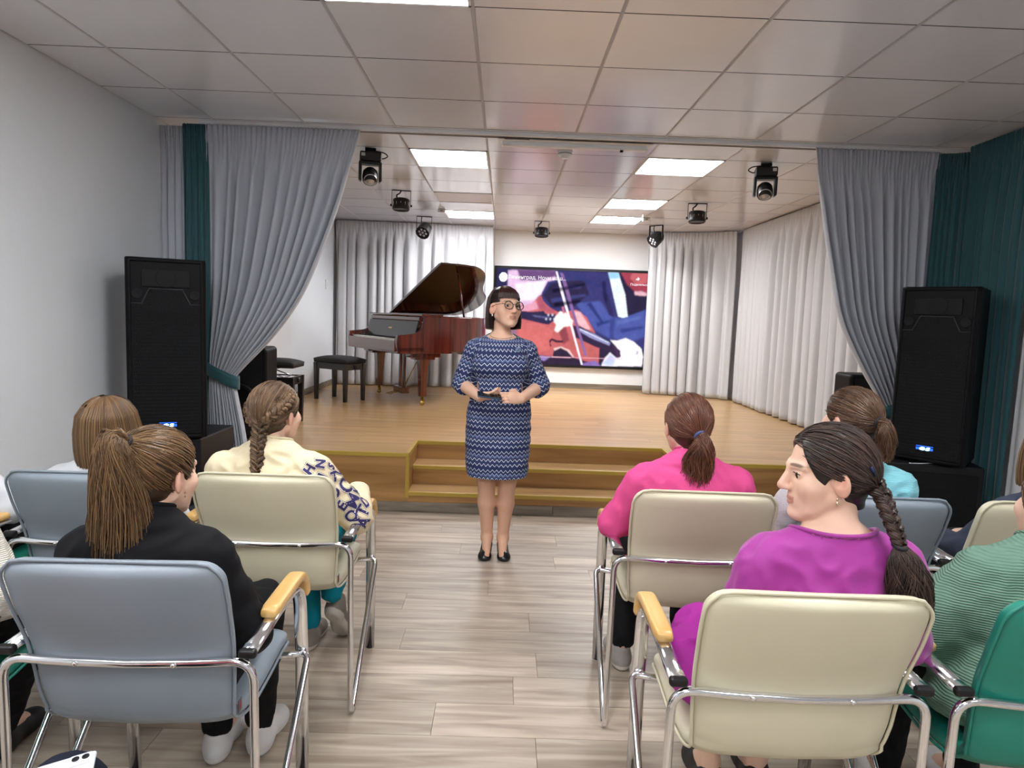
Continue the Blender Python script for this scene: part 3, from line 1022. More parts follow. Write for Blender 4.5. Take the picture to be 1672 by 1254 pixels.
def loudspeaker(loc, rz, label):
    """tall two-way cabinet; front faces local -y"""
    t = empty('loudspeaker', loc, rz)
    W, D, Hh = 0.42, 0.40, 1.045
    poly = [(-W / 2, -D / 2 + 0.02), (-W / 2 + 0.03, -D / 2), (W / 2 - 0.03, -D / 2), (W / 2, -D / 2 + 0.02), (W / 2 - 0.05, D / 2), (-W / 2 + 0.05, D / 2)]
    body = MB().prism(poly, 0.0, Hh).build('cabinet', M_spk, t, 0.008)
    yf = -D / 2
    fr = MB()
    for sx in (-1, 1): fr.box((sx * 0.186, yf - 0.005, Hh / 2), (0.014, 0.014, Hh - 0.02))
    fr.box((0, yf - 0.005, Hh - 0.016), (0.386, 0.014, 0.014)).box((0, yf - 0.005, 0.016), (0.386, 0.014, 0.014))
    fr.build('front_frame', M_spk, t, 0.004)
    g = MB()
    zc = Hh - 0.26
    pl = [(-0.178, 0.03), (0.178, 0.03), (0.178, zc), (0.125, zc), (0.085, zc + 0.085), (-0.085, zc + 0.085), (-0.125, zc), (-0.178, zc)]
    n = len(pl)
    V = [(p[0], yf - 0.008, p[1]) for p in pl] + [(p[0], yf + 0.0, p[1]) for p in pl]
    g.add(V, [tuple(range(n)), tuple(range(n, 2 * n))[::-1]] + [(i, n + i, n + (i + 1) % n, (i + 1) % n) for i in range(n)])
    gr = g.build('grille', M_grille, t)
    rib = MB()
    for k in range(34):
        rib.box((0, yf - 0.0095, 0.05 + k * 0.0208), (0.34, 0.003, 0.006))
    rb = rib.build('grille_ribs', M_grille, gr); rb['kind'] = 'stuff'
    ln = [(p[0], yf - 0.009, p[1]) for p in pl[2:]]
    MB().tube(ln, 0.0035, 6).build('grille_edge', M_trimline, t)
    MB().box((0, yf - 0.004, Hh - 0.115), (0.25, 0.012, 0.10)).lathe([(0.03, 0), (0.05, 0.012), (0.055, 0.014)], (0, yf - 0.002, Hh - 0.115), (0, -1, 0), 18).build('horn', M_blackm, t, 0.004)
    for sx in (-1, 1):
        MB().lathe([(0.026, 0.0), (0.030, 0.004), (0.026, 0.005), (0.0, -0.006)], (sx * 0.148, yf - 0.003, zc + 0.055), (0, -1, 0), 18).build('port', M_blackm, t)
    me = text_mesh('es', 0.052, 0.002, name='logo', shear=0.15); lg = link('lit_logo', me, t, M_bluew)
    lg.location = (0.0, yf - 0.011, 0.085); lg.rotation_euler = (PI / 2, 0, 0); lg.scale = (1.35, 0.75, 1)
    MB().box((0.0, yf - 0.009, 0.085), (0.092, 0.003, 0.028)).build('logo_backlight', emission('blue_glow', (0.02, 0.10, 0.7), 1.2), t, 0.004)
    return tag(t, label, 'loudspeaker', 'main loudspeakers')


def subwoofer(loc, rz, label, size=(0.54, 0.52, 0.655)):
    t = empty('subwoofer', loc, rz)
    W, D, Hh = size
    MB().box((0, 0, Hh / 2 + 0.01), (W, D, Hh - 0.02)).build('cabinet', M_sub, t, 0.012)
    MB().box((0, -D / 2 - 0.004, Hh / 2), (W - 0.06, 0.012, Hh - 0.1)).build('grille', M_grille, t, 0.004)
    for sx in (-1, 1):
        hb = MB().box((sx * (W / 2 + 0.001), 0.02, Hh * 0.72), (0.004, 0.14, 0.06)).build('side_handle', M_blackm, t, 0.001)
        for sy in (-1, 1):
            MB().lathe([(0.02, 0), (0.022, 0.012)], (sx * (W / 2 - 0.05), sy * (D / 2 - 0.05), 0), (0, 0, 1), 10).build('foot', M_blackm, t)
    MB().box((0.05, -D / 2 - 0.011, 0.13), (0.045, 0.003, 0.012)).build('lit_logo', M_blue, t)
    return tag(t, label, 'subwoofer', 'subwoofers under the loudspeakers')


subwoofer((-2.075, 4.32, 0), 0.0, 'black subwoofer under the left loudspeaker')
loudspeaker((-2.03, 4.15, 0.665), 0.42, 'tall black loudspeaker standing by the left wall')
subwoofer((2.66, 4.24, 0), -0.25, 'black subwoofer under the right loudspeaker')
loudspeaker((2.69, 4.14, 0.665), -0.85, 'tall black loudspeaker standing by the teal curtain on the right')


o = MB().tube(catmull([(2.44, 3.985, 0.660), (2.52, 3.99, 0.660), (2.62, 4.01, 0.661), (2.70, 3.985, 0.660), (2.80, 4.05, 0.660)], 6), 0.0025, 6).build('audio_cable', M_white)
tag(o, 'thin pale cable lying on top of the right subwoofer', 'cable')


def monitor(loc, rz, size, label, woofer=True):
    t = empty('stage_monitor', loc, rz)
    W, D, Hh = size
    MB().box((0, 0, Hh / 2), (W, D, Hh)).build('cabinet', M_spk, t, 0.03, 4)
    MB().box((0, -D / 2 - 0.002, Hh / 2), (W - 0.07, 0.008, Hh - 0.07)).build('grille', M_blackm, t, 0.003)
    if woofer:
        MB().lathe([(0.13, 0), (0.145, 0.006), (0.135, 0.010), (0.10, -0.01), (0.04, -0.03), (0, -0.02)], (0, -D / 2 - 0.006, Hh * 0.42), (0, -1, 0), 28).build('woofer', M_black, t)
    return tag(t, label, 'speaker', 'small stage speakers')


monitor((-2.06, 5.42, STAGE_H), 0.12, (0.44, 0.40, 0.71), 'black speaker cabinet on the stage behind the left drape')
monitor((2.87, 5.45, STAGE_H), 0.0, (0.28, 0.28, 0.66), 'black speaker cabinet on the stage behind the right drape')

# ---------------------------------------------------------------- wall screen
SX0, SX1, SZ0, SZ1 = -0.175, 2.075, 0.735, 2.165
SW, SHh = SX1 - SX0, SZ1 - SZ0
YS = YB - 0.05


def paint_screen():
    """flat colour picture of the playing violinist, one colour per vertex"""
    nw, nh = 340, 206
    img = np.zeros((nh, nw, 3))
    # picture corners in the measuring frame
    TLc, TRc, BLc, BRc = np.array((72, 72.)), np.array((1562, 122.)), np.array((72, 1030.)), np.array((1530, 1072.))

    uu, vv = np.meshgrid(np.linspace(0, 1, nw), np.linspace(0, 1, nh))
    GXp = (1 - vv) * ((1 - uu) * TLc[0] + uu * TRc[0]) + vv * ((1 - uu) * BLc[0] + uu * BRc[0])
    GYp = (1 - vv) * ((1 - uu) * TLc[1] + uu * TRc[1]) + vv * ((1 - uu) * BLc[1] + uu * BRc[1])

    def blur(a, n):
        for _ in range(n):
            p = np.pad(a, [(1, 1), (1, 1)] + [(0, 0)] * (a.ndim - 2), mode='edge')
            a = (p[:-2, 1:-1] + p[2:, 1:-1] + p[1:-1, :-2] + p[1:-1, 2:] + 2 * p[1:-1, 1:-1]) / 6
        return a

    def inside(poly):
        c = np.zeros(GXp.shape, bool); n = len(poly)
        for i in range(n):
            x1, y1 = poly[i]; x2, y2 = poly[(i + 1) % n]
            if y1 == y2: continue
            cond = (GYp > min(y1, y2)) & (GYp <= max(y1, y2))
            xi = x1 + (GYp - y1) / (y2 - y1) * (x2 - x1)
            c ^= cond & (GXp < xi)
        return c.astype(float)

    def put(poly, col, soft=1, a=1.0, smooth_poly=False):
        nonlocal img
        if smooth_poly:
            P = list(poly) + [poly[0], poly[1], poly[2]]
            q = catmull(P, 6); poly = [tuple(p) for p in q[6:6 * (len(poly) + 1)]]
        mk = blur(inside(poly), soft)[..., None] * a
        img = img * (1 - mk) + np.array(lin(*col)) * mk

    img[:] = lin(22, 20, 48)
    put([(72, 70), (300, 80), (280, 400), (72, 420)], (26, 28, 70), 8)
    put([(60, 420), (330, 430), (330, 1060), (60, 1060)], (150, 110, 130), 10)
    put([(180, 90), (650, 100), (660, 200), (570, 250), (520, 330), (480, 360), (430, 440), (290, 500), (220, 420), (180, 250)], (226, 190, 222), 4)
    put([(270, 85), (650, 95), (650, 150), (500, 200), (300, 190)], (104, 70, 116), 6)
    put([(250, 230), (560, 190), (520, 300), (440, 390), (300, 400)], (252, 236, 250), 8)
    put([(640, 95), (1180, 110), (1300, 570), (1545, 470), (1535, 880), (1480, 890), (1340, 780), (1200, 800), (1030, 720), (960, 570), (860, 500), (720, 505), (600, 480), (530, 400), (515, 320), (570, 205), (650, 190)], (44, 48, 104), 2)
    put([(850, 420), (1090, 400), (1210, 560), (1290, 570), (1540, 480), (1535, 760), (1420, 800), (1200, 780), (1040, 690), (950, 560)], (68, 84, 156), 8)
    put([(530, 340), (600, 225), (760, 200), (930, 190), (980, 330), (830, 460), (620, 470)], (24, 22, 50), 5)
    put([(600, 380), (760, 350), (940, 330), (960, 350), (760, 390), (620, 420)], (52, 56, 110), 5)
    put([(620, 270), (760, 250), (900, 250), (900, 275), (760, 280)], (50, 52, 104), 5)
    put([(1100, 300), (1170, 330), (1230, 560), (1180, 540)], (30, 30, 74), 5)
    put([(1190, 580), (1240, 560), (1230, 780), (1190, 780)], (50, 62, 130), 5)
    put([(1250, 110), (1570, 115), (1550, 480), (1365, 550), (1335, 330)], (18, 16, 38), 3)
    put([(1285, 110), (1570, 115), (1550, 345), (1440, 315), (1350, 230)], (158, 56, 66), 3)
    put([(1400, 120), (1560, 120), (1550, 220), (1440, 240), (1380, 170)], (196, 96, 96), 6)
    put([(1425, 300), (1500, 300), (1550, 320), (1545, 345), (1430, 340)], (228, 180, 190), 3)
    put([(1165, 110), (1262, 112), (1335, 330), (1365, 555), (1320, 568), (1270, 556), (1215, 330)], (232, 244, 252), 1)
    put([(1165, 110), (1262, 112), (1280, 170), (1180, 175)], (150, 205, 232), 6)
    put([(280, 640), (300, 560), (380, 470), (480, 365), (512, 345), (530, 400), (600, 470), (680, 510), (760, 505), (860, 488), (960, 560), (1040, 700), (1095, 860), (1105, 1000), (1080, 1040), (960, 1010), (860, 980), (790, 900), (700, 868), (650, 900), (640, 965), (480, 950), (280, 940)], (198, 98, 92), 1)
    put([(300, 640), (480, 620), (640, 700), (600, 900), (480, 930), (300, 900)], (212, 108, 98), 8)
    put([(480, 370), (510, 360), (560, 450), (660, 505), (600, 520), (480, 470)], (178, 84, 96), 3)
    put([(300, 470), (460, 400), (490, 480), (320, 520)], (228, 160, 178), 6)
    put([(830, 500), (900, 510), (1010, 690), (930, 680), (850, 600)], (240, 186, 190), 6)
    put([(760, 770), (900, 820), (1060, 900), (1080, 1000), (940, 960), (820, 860)], (188, 96, 84), 6)
    put([(690, 700), (760, 660), (800, 800), (740, 840)], (140, 60, 58), 6)
    put([(505, 955), (640, 965), (655, 890), (720, 872), (800, 910), (860, 985), (945, 1060), (500, 1060)], (34, 20, 28), 1)
    put([(500, 955), (620, 965), (560, 1010), (520, 1000)], (150, 130, 190), 3)
    put([(645, 880), (720, 862), (800, 895), (850, 970), (838, 975), (780, 908), (715, 876), (655, 905)], (236, 196, 190), 1)
    put([(1095, 880), (1190, 900), (1170, 970), (1110, 1060), (1090, 1060)], (30, 18, 30), 2)
    put([(285, 498), (430, 512), (540, 500), (560, 530), (650, 540), (662, 585), (590, 640), (510, 625), (300, 575)], (30, 28, 58), 1)
    put([(420, 540), (560, 560), (600, 560), (580, 580), (450, 560)], (92, 92, 140), 3)
    for i in range(10):
        a, b = 560 + 10 * (i % 5) * 2, 530 + 20 * (i // 5) * 2
        put([(a, b), (a + 16, b + 4), (a + 12, b + 26), (a - 4, b + 20)], (200, 205, 226) if i % 2 else (40, 40, 70), 1)
    put([(655, 560), (700, 505), (760, 520), (830, 600), (820, 650), (740, 660), (680, 720), (650, 700), (665, 640), (640, 610)], (255, 250, 244), 3)
    put([(715, 460), (735, 455), (750, 520), (730, 530)], (206, 110, 130), 1)
    put([(830, 650), (900, 655), (1040, 725), (1215, 830), (1300, 960), (1265, 975), (1180, 905), (1060, 865), (860, 770)], (36, 24, 42), 1)
    put([(880, 668), (1040, 730), (1200, 820), (1190, 850), (1000, 770), (870, 690)], (150, 152, 196), 2)
    put([(900, 680), (1180, 815), (1178, 822), (898, 688)], (230, 232, 250), 0)
    put([(600, 800), (625, 778), (680, 800), (742, 800), (735, 822), (670, 822), (625, 800), (612, 830), (628, 858), (612, 862)], (58, 18, 26), 1)
    put([(1200, 792), (1260, 800), (1350, 772), (1430, 810), (1505, 880), (1522, 960), (1512, 1060), (1115, 1060), (1150, 975), (1200, 920), (1260, 975), (1305, 965), (1290, 900)], (253, 246, 250), 2)
    put([(1120, 1040), (1200, 935), (1260, 985), (1230, 1060)], (196, 206, 250), 6)
    put([(1460, 900), (1480, 910), (1470, 945), (1450, 940)], (190, 176, 200), 2)
    put([(1215, 840), (1300, 900), (1302, 965), (1270, 975)], (58, 34, 60), 2)
    put([(686, 110), (722, 125), (770, 260), (832, 480), (905, 720), (975, 950), (952, 962), (880, 720), (800, 470), (740, 280)], (132, 98, 152), 1)
    put([(646, 104), (664, 104), (720, 290), (800, 560), (936, 1048), (918, 1048), (780, 570), (700, 310)], (250, 240, 250), 0)
    put([(500, 964), (1320, 982), (1320, 988), (500, 970)], (246, 190, 206), 0)
    put([(940, 1030), (1060, 1000), (1110, 1060), (930, 1060)], (134, 108, 176), 4)
    img = img * 0.93 + np.array(lin(150, 130, 190)) * 0.07  # lavender haze mixed into the picture colours
    nz = np.random.RandomState(3)
    for a_, b_, c_, d_, cl in ((620, 300, 940, 230, (18, 16, 40)), (640, 440, 900, 400, (16, 14, 36)), (980, 420, 1120, 620, (40, 44, 100)), (1060, 640, 1190, 600, (44, 52, 116)), (1260, 620, 1500, 560, (92, 108, 176)), (1300, 700, 1520, 660, (48, 58, 124)), (1120, 200, 1150, 420, (30, 30, 74)), (860, 150, 1080, 260, (52, 56, 112)), (330, 250, 460, 330, (250, 226, 244))):
        dx_, dy_ = c_ - a_, d_ - b_; ln = math.hypot(dx_, dy_); ox, oy = -dy_ / ln * 22, dx_ / ln * 22
        put([(a_ + ox, b_ + oy), (c_ + ox * 0.5, d_ + oy * 0.5), (c_ - ox * 0.5, d_ - oy * 0.5), (a_ - ox, b_ - oy)], cl, 7, 0.8)
    img = blur(img, 2)
    img *= (1 + 0.55 * (blur(nz.rand(nh, nw), 60) - 0.5) * 12 * 0.25 + 1.1 * (blur(nz.rand(nh, nw), 8) - 0.5) * 0.5)[..., None]
    img = np.clip(img, 0, 1)
    # round channel picture
    put([(135 + 42 * math.cos(a), 160 + 48 * math.sin(a)) for a in np.linspace(0, 2 * PI, 24)[:-1]], (240, 250, 246), 0)
    # share arrow
    put([(1436, 196), (1440, 178), (1458, 170), (1458, 158), (1478, 176), (1458, 194), (1458, 184), (1446, 186)], (250, 245, 248), 0)
    # like icon bottom right
    put([(1436, 1030), (1446, 1024), (1456, 1030), (1466, 1024), (1472, 1036), (1456, 1052), (1440, 1040)], (250, 245, 248), 0)
    return img


img = paint_screen()
tv = empty('wall_screen', ((SX0 + SX1) / 2, YS, (SZ0 + SZ1) / 2))
MB().box((0, 0.018, 0), (SW, 0.05, SHh)).build('bezel', M_black, tv, 0.004)
MB().box((0, 0.05, 0), (SW * 0.6, 0.03, SHh * 0.5)).build('wall_mount', M_blackm, tv)
nh, nw, _ = img.shape
pw, phh = SW - 0.075, SHh - 0.075
gx, gz = np.meshgrid(np.linspace(-pw / 2, pw / 2, nw), np.linspace(phh / 2, -phh / 2, nh))
V = np.stack([gx, np.full_like(gx, -0.0085), gz], -1).reshape(-1, 3)
F = grid_faces(nh, nw)
me = np_mesh('picture', V, F, False, img.reshape(-1, 3))
M_pic = bpy.data.materials.new('screen_picture'); M_pic.use_nodes = True
nt = M_pic.node_tree; nt.nodes.clear()
on = nt.nodes.new('ShaderNodeOutputMaterial'); en = nt.nodes.new('ShaderNodeEmission'); an = nt.nodes.new('ShaderNodeAttribute'); an.attribute_name = 'col'
en.inputs[1].default_value = SCREEN_EMIT
nt.links.new(an.outputs['Color'], en.inputs[0]); nt.links.new(en.outputs[0], on.inputs[0])
pic = link('picture', me, tv, M_pic)
M_txt = emission('screen_text', (1, 0.97, 1), SCREEN_EMIT)
for body, x, z, size, al in (('Ленинград. Ночи наш...', -pw / 2 + 0.155, phh / 2 - 0.118, 0.075, 'LEFT'), ('Поделиться', pw / 2 - 0.125, phh / 2 - 0.165, 0.045, 'CENTER')):
    tm = text_mesh(body, size, 0.0, al, 'caption'); oo = link('caption', tm, pic, M_txt)
    oo.location = (x, -0.0095, z); oo.rotation_euler = (PI / 2, 0, 0)
tag(tv, 'large wall-mounted screen showing a violin being played', 'screen')

# ---------------------------------------------------------------- grand piano
M_mahog = material('mahogany_gloss', lin(86, 30, 18), 0.12, spec=0.6, coat=0.6)
nt = M_mahog.node_tree; bs = nt.nodes['Principled BSDF']
tc = nt.nodes.new('ShaderNodeTexCoord'); mp = nt.nodes.new('ShaderNodeMapping'); mp.inputs['Scale'].default_value = (22, 22, 0.6)
ns = nt.nodes.new('ShaderNodeTexNoise'); ns.inputs['Scale'].default_value = 1.0; ns.inputs['Detail'].default_value = 5
cr = nt.nodes.new('ShaderNodeValToRGB'); cr.color_ramp.elements[0].position = 0.35; cr.color_ramp.elements[1].position = 0.68
cr.color_ramp.elements[0].color = (*lin(58, 18, 12), 1); cr.color_ramp.elements[1].color = (*lin(112, 44, 26), 1)
nt.links.new(tc.outputs['Object'], mp.inputs[0]); nt.links.new(mp.outputs[0], ns.inputs[0]); nt.links.new(ns.outputs['Fac'], cr.inputs[0]); nt.links.new(cr.outputs[0], bs.inputs['Base Color'])
M_lid = material('lid_mahogany', lin(52, 20, 13), 0.12, spec=0.6, coat=0.6, noise=((3, 40, 3), 0.25))
M_brass = material('brass', (0.55, 0.38, 0.14), 0.25, metal=1.0)
M_ivory = material('ivory_keys', lin(225, 222, 215), 0.3)
M_ebony = material('ebony', (0.008, 0.007, 0.007), 0.2)
M_gold = material('iron_plate_gold', (0.35, 0.22, 0.07), 0.4, metal=0.7)
M_soundb = material('dark_inside', lin(40, 18, 12), 0.4)

PU = np.array([0.842, 0.539])       # towards the tail
piano = empty('grand_piano', (-1.227, 8.06, STAGE_H), math.atan2(PU[1], PU[0]))
# local: +x to the tail, +y to the bass side (away from the camera), treble rim at -y
WB = 0.745
rim_in = catmull([(-0.06, -WB), (0.18, -WB), (0.44, -WB + 0.004), (0.64, -WB + 0.04), (0.80, -WB + 0.15), (0.91, -0.42), (1.0, -0.22), (1.11, -0.04), (1.23, 0.12),
                  (1.29, 0.33), (1.28, 0.50), (1.22, 0.64), (1.10, 0.72), (0.98, WB)], 4)
outline = [tuple(p) for p in rim_in] + [(0.4, WB), (-0.06, WB)]
zb, zt = 0.60, 0.985


def wall_strip(path, t, z0, z1):
    P = np.array(path); T = np.gradient(P, axis=0); T /= np.linalg.norm(T, axis=1)[:, None]
    Nr = np.stack([-T[:, 1], T[:, 0]], 1)
    V = []
    for p, n in zip(P, Nr):
        a, b = p, p + n * t
        V += [(a[0], a[1], z0), (a[0], a[1], z1), (b[0], b[1], z1), (b[0], b[1], z0)]
    F = []
    m_ = len(P)
    for i in range(m_ - 1):
        for k in range(4):
            l = (k + 1) % 4
            F.append((i * 4 + k, (i + 1) * 4 + k, (i + 1) * 4 + l, i * 4 + l))
    F += [(0, 1, 2, 3), ((m_ - 1) * 4 + 3, (m_ - 1) * 4 + 2, (m_ - 1) * 4 + 1, (m_ - 1) * 4)]
    return V, F


v, f = wall_strip(outline, 0.05, zb, zt)
rim = MB().add(v, f).build('rim', M_mahog, piano, 0.005)
MB().prism([(0.02 + p[0] * 0.95, p[1] * 0.95) for p in outline], zb + 0.17, zb + 0.19).build('soundboard', M_soundb, rim)
MB().prism([(p[0] * 0.96 + 0.02, p[1] * 0.92) for p in outline], zb + 0.25, zb + 0.262).build('iron_plate', M_gold, rim)
# belly below the key bed and toe mouldings
MB().span((-0.36, -WB, zb - 0.02), (0.30, WB, zb + 0.05)).build('key_bed', M_mahog, piano, 0.006)
for sy in (-1, 1):
    # cheek arm: sweeps down from the rim to the key slip
    pr = catmull([(-0.05, 0.985), (-0.07, 0.92), (-0.10, 0.84), (-0.16, 0.80), (-0.27, 0.785), (-0.36, 0.775)], 5)
    poly = [tuple(p) for p in pr] + [(-0.37, 0.70), (-0.36, zb), (0.0, zb), (0.0, 0.985)]
    n = len(poly); y0, y1 = sy * WB, sy * (WB - 0.05)
    V = [(p[0], y0, p[1]) for p in poly] + [(p[0], y1, p[1]) for p in poly]
    MB().add(V, [tuple(range(n)), tuple(range(n, 2 * n))[::-1]] + [(i, n + i, n + (i + 1) % n, (i + 1) % n) for i in range(n)]).build('cheek', M_mahog, piano, 0.004)
MB().span((-0.375, -WB + 0.05, zb), (-0.345, WB - 0.05, 0.715)).build('key_slip', M_mahog, piano, 0.004)
kb = MB().span((-0.345, -0.61, 0.65), (-0.12, 0.61, 0.715)).build('keyboard', M_ebony, piano)
kw = 1.22 / 52
white = MB().box((0, 0, 0), (0.15, kw - 0.0012, 0.02)).mesh('white_key'); white.materials.append(M_ivory)
black = MB().box((0, 0, 0), (0.095, 0.011, 0.012)).mesh('black_key'); black.materials.append(M_ebony)
for k in range(52):
    o = bpy.data.objects.new('white_key', white); C.objects.link(o); o.parent = kb; o.location = (-0.27, -0.61 + kw * (k + 0.5), 0.722)
    if k % 7 in (0, 1, 3, 4, 5) and k < 51:
        o = bpy.data.objects.new('black_key', black); C.objects.link(o); o.parent = kb; o.location = (-0.238, -0.61 + kw * (k + 1), 0.738)
for sy in (-1, 1):
    MB().span((-0.345, sy * 0.615, 0.66), (-0.12, sy * (WB - 0.05), 0.745)).build('key_block', M_mahog, piano, 0.003)
fb = MB().box((0, 0, 0.10), (0.022, 1.38, 0.20)).build('fallboard', M_ebony, piano, 0.005); fb.location = (-0.14, 0, 0.735); fb.rotation_euler = (0, 0.25, 0)
mk = MB().box((-0.0125, 0, 0.105), (0.002, 0.10, 0.016)).build('brass_lettering', M_brass, fb)
MB().span((-0.09, -WB + 0.05, 0.935), (-0.05, WB - 0.05, 0.975)).build('front_beam', M_mahog, piano, 0.004)
# lid: front flap folded flat, main lid open on its long straight hinge
MB().span((-0.085, -WB - 0.01, 0.988), (0.17, WB + 0.01, 1.008)).build('front_flap', M_mahog, piano, 0.005)
lid_o = [(0.18, -WB - 0.015)] + [tuple(p) for p in catmull([(0.44, -WB - 0.012), (0.66, -WB + 0.022), (0.825, -WB + 0.135), (0.935, -0.43), (1.02, -0.23), (1.13, -0.05), (1.255, 0.11), (1.315, 0.33), (1.305, 0.51), (1.24, 0.66), (1.11, 0.74), (0.98, WB + 0.01)], 4)] + [(0.18, WB + 0.01)]
lid = MB().prism([(p[0], p[1] - WB) for p in lid_o], 0.0, 0.022).build('lid', M_lid, piano, 0.004)
LID_A = math.radians(-22)
lid.location = (0, WB, 1.0); lid.rotation_euler = (LID_A, 0, 0)
MB().prism([(p[0], p[1] - WB) for p in [(0.19, -0.70), (0.42, -0.70), (0.42, 0.70), (0.19, 0.70)]], 0.022, 0.040).build('folded_flap', M_lid, lid, 0.003)
for hx in (0.3, 0.6, 0.9):
    MB().lathe([(0.008, -0.05), (0.008, 0.05)], (hx, 0.0, 0.0), (1, 0, 0), 8).build('hinge', M_brass, lid)
# prop stick from the treble rim up to the lid
px, py = 0.50, -WB + 0.10
a = math.radians(22); yy = 1.30
top = np.array([0.50, WB - math.cos(a) * yy, 1.0 + math.sin(a) * yy - 0.01])
MB().tube([(px, py, 0.93), tuple(top)], 0.011, 8).build('prop', M_mahog, piano)


def piano_leg(x, y, tall=0.60):
    t = MB()
    t.add([(sx * w, sy * w, z) for z, w in ((0.10, 0.034), (0.30, 0.040), (tall - 0.06, 0.056)) for sx, sy in ((-1, -1), (1, -1), (1, 1), (-1, 1))],
          [(0, 3, 2, 1)] + [(i * 4 + k, i * 4 + (k + 1) % 4, (i + 1) * 4 + (k + 1) % 4, (i + 1) * 4 + k) for i in range(2) for k in range(4)] + [(8, 9, 10, 11)])
    o = t.build('leg', M_mahog, piano, 0.004); o.location = (x, y, 0)
    MB().box((0, 0, tall - 0.04), (0.36, 0.15, 0.05)).box((0, 0, tall - 0.075), (0.24, 0.13, 0.03)).build('leg_block', M_mahog, o, 0.006)
    MB().lathe([(0.02, 0.06), (0.016, 0.10), (0.022, 0.102)], (0, 0, 0), (0, 0, 1), 12).box((0.012, 0, 0.055), (0.012, 0.05, 0.04)).lathe([(0.026, -0.012), (0.028, 0), (0.026, 0.012)], (0.0, 0.0, 0.028), (0, 1, 0), 16).build('caster', M_brass, o)
    return o


piano_leg(0.0, -0.62); piano_leg(0.0, 0.62); piano_leg(1.03, 0.20)
ly = MB().span((0.02, -0.075, 0.14), (0.05, -0.035, 0.60)).span((0.02, 0.035, 0.14), (0.05, 0.075, 0.60)).span((-0.02, -0.13, 0.075), (0.07, 0.13, 0.15)).build('pedal_lyre', M_mahog, piano, 0.006)
for k in (-1, 0, 1):
    MB().tube(catmull([(0.0, k * 0.055, 0.09), (-0.06, k * 0.055, 0.085), (-0.12, k * 0.055, 0.07), (-0.14, k * 0.055, 0.06)], 3), 0, 8, flat=(0.005, 0.014, (0, 0, 1))).build('pedal', M_brass, ly)
MB().tube([(0.05, 0, 0.12), (0.30, 0, 0.58)], 0.006, 6).build('lyre_brace', M_brass, ly)
tag(piano, 'glossy mahogany grand piano with its lid propped open on the stage', 'piano')

# ---------------------------------------------------------------- benches
M_bench = material('bench_black_wood', (0.012, 0.010, 0.010), 0.3)
M_benchv = material('bench_black_velour', (0.010, 0.010, 0.011), 0.8, bump=('noise', (200, 200, 200), 0.3, 0.001))


def bench(loc, rz, label, h=0.50, lift=0.0):
    t = empty('piano_bench', loc, rz)
    W, D = 0.50, 0.33
    ap = MB()
    for sy in (-1, 1): ap.box((0, sy * (D / 2 - 0.02), h - 0.11), (W - 0.04, 0.022, 0.07))
    for sx in (-1, 1): ap.box((sx * (W / 2 - 0.02), 0, h - 0.11), (0.022, D - 0.04, 0.07))
    ap.build('apron', M_bench, t, 0.003)
    for sx in (-1, 1):
        for sy in (-1, 1):
            MB().add([(sx * (W / 2 - 0.025) + a * w, sy * (D / 2 - 0.025) + b * w, z) for z, w in ((0, 0.018), (h - 0.075, 0.025)) for a, b in ((-1, -1), (1, -1), (1, 1), (-1, 1))],
                     [(0, 3, 2, 1), (4, 5, 6, 7)] + [(k, (k + 1) % 4, 4 + (k + 1) % 4, 4 + k) for k in range(4)]).build('leg', M_bench, t, 0.003)
    z = h - 0.075 + lift
    n = 22; g = np.linspace(-1, 1, n); A, B = np.meshgrid(g, g, indexing='ij')
    top = 0.05 + 0.03 * (1 - A ** 4) * (1 - B ** 4) - 0.006 * (np.abs(np.sin(A * 2 * PI)) < 0.06) - 0.006 * (np.abs(np.sin(B * 1.5 * PI)) < 0.06)
    ew = 1 - 0.03 * 0
    V1 = np.stack([A * W / 2, B * D / 2, z + top], -1).reshape(-1, 3)
    V2 = np.stack([A * W / 2 * 0.98, B * D / 2 * 0.98, np.full_like(A, z + 0.004)], -1).reshape(-1, 3)
    F1 = grid_faces(n, n); off = n * n
    per = [i * n for i in range(n)] + [(n - 1) * n + j for j in range(1, n)] + [i * n + n - 1 for i in range(n - 2, -1, -1)] + [j for j in range(n - 2, 0, -1)]
    F3 = np.array([(per[i], per[(i + 1) % len(per)], per[(i + 1) % len(per)] + off, per[i] + off) for i in range(len(per))])
    me = np_mesh('seat', np.vstack([V1, V2]), np.vstack([F1, F1[:, ::-1] + off, F3[:, ::-1]]), True)
    link('seat', me, t, M_benchv)
    for sx in (-1, 1):
        MB().lathe([(0.022, 0), (0.024, 0.018), (0.018, 0.022)], (sx * (W / 2 - 0.012), 0, h - 0.11), (sx, 0, 0), 14).build('knob', M_bench, t)
    if lift > 0.01:
        for sy in (-1, 1):
            y = sy * 0.1
            MB().tube([(-0.15, y, h - 0.08), (0.10, y, z + 0.005)], 0.006, 8).tube([(0.15, y, h - 0.08), (-0.10, y, z + 0.005)], 0.006, 8).build('scissor_lift', M_chrome, t)
        MB().box((0, 0, h - 0.085), (0.4, 0.25, 0.008)).build('lift_plate', M_chrome, t)
    return tag(t, label, 'bench', 'piano benches')


bench((-1.87, 7.80, STAGE_H), -0.55, 'black padded piano bench in front of the grand piano keyboard')
bench((-2.06, 6.05, STAGE_H), 0.0, 'black piano bench raised on a metal scissor lift behind the left drape', 0.50, 0.075)

# wall switch by the back curtain
o = MB().box((0, 0, 0), (0.012, 0.08, 0.12)).box((0.008, 0.02, 0.0), (0.006, 0.02, 0.06)).build('wall_switch', M_white, None, 0.003)
o.location = (XL + 0.007, 9.05, 1.78); tag(o, 'small white fitting on the left stage wall beside the silver curtain', 'switch')

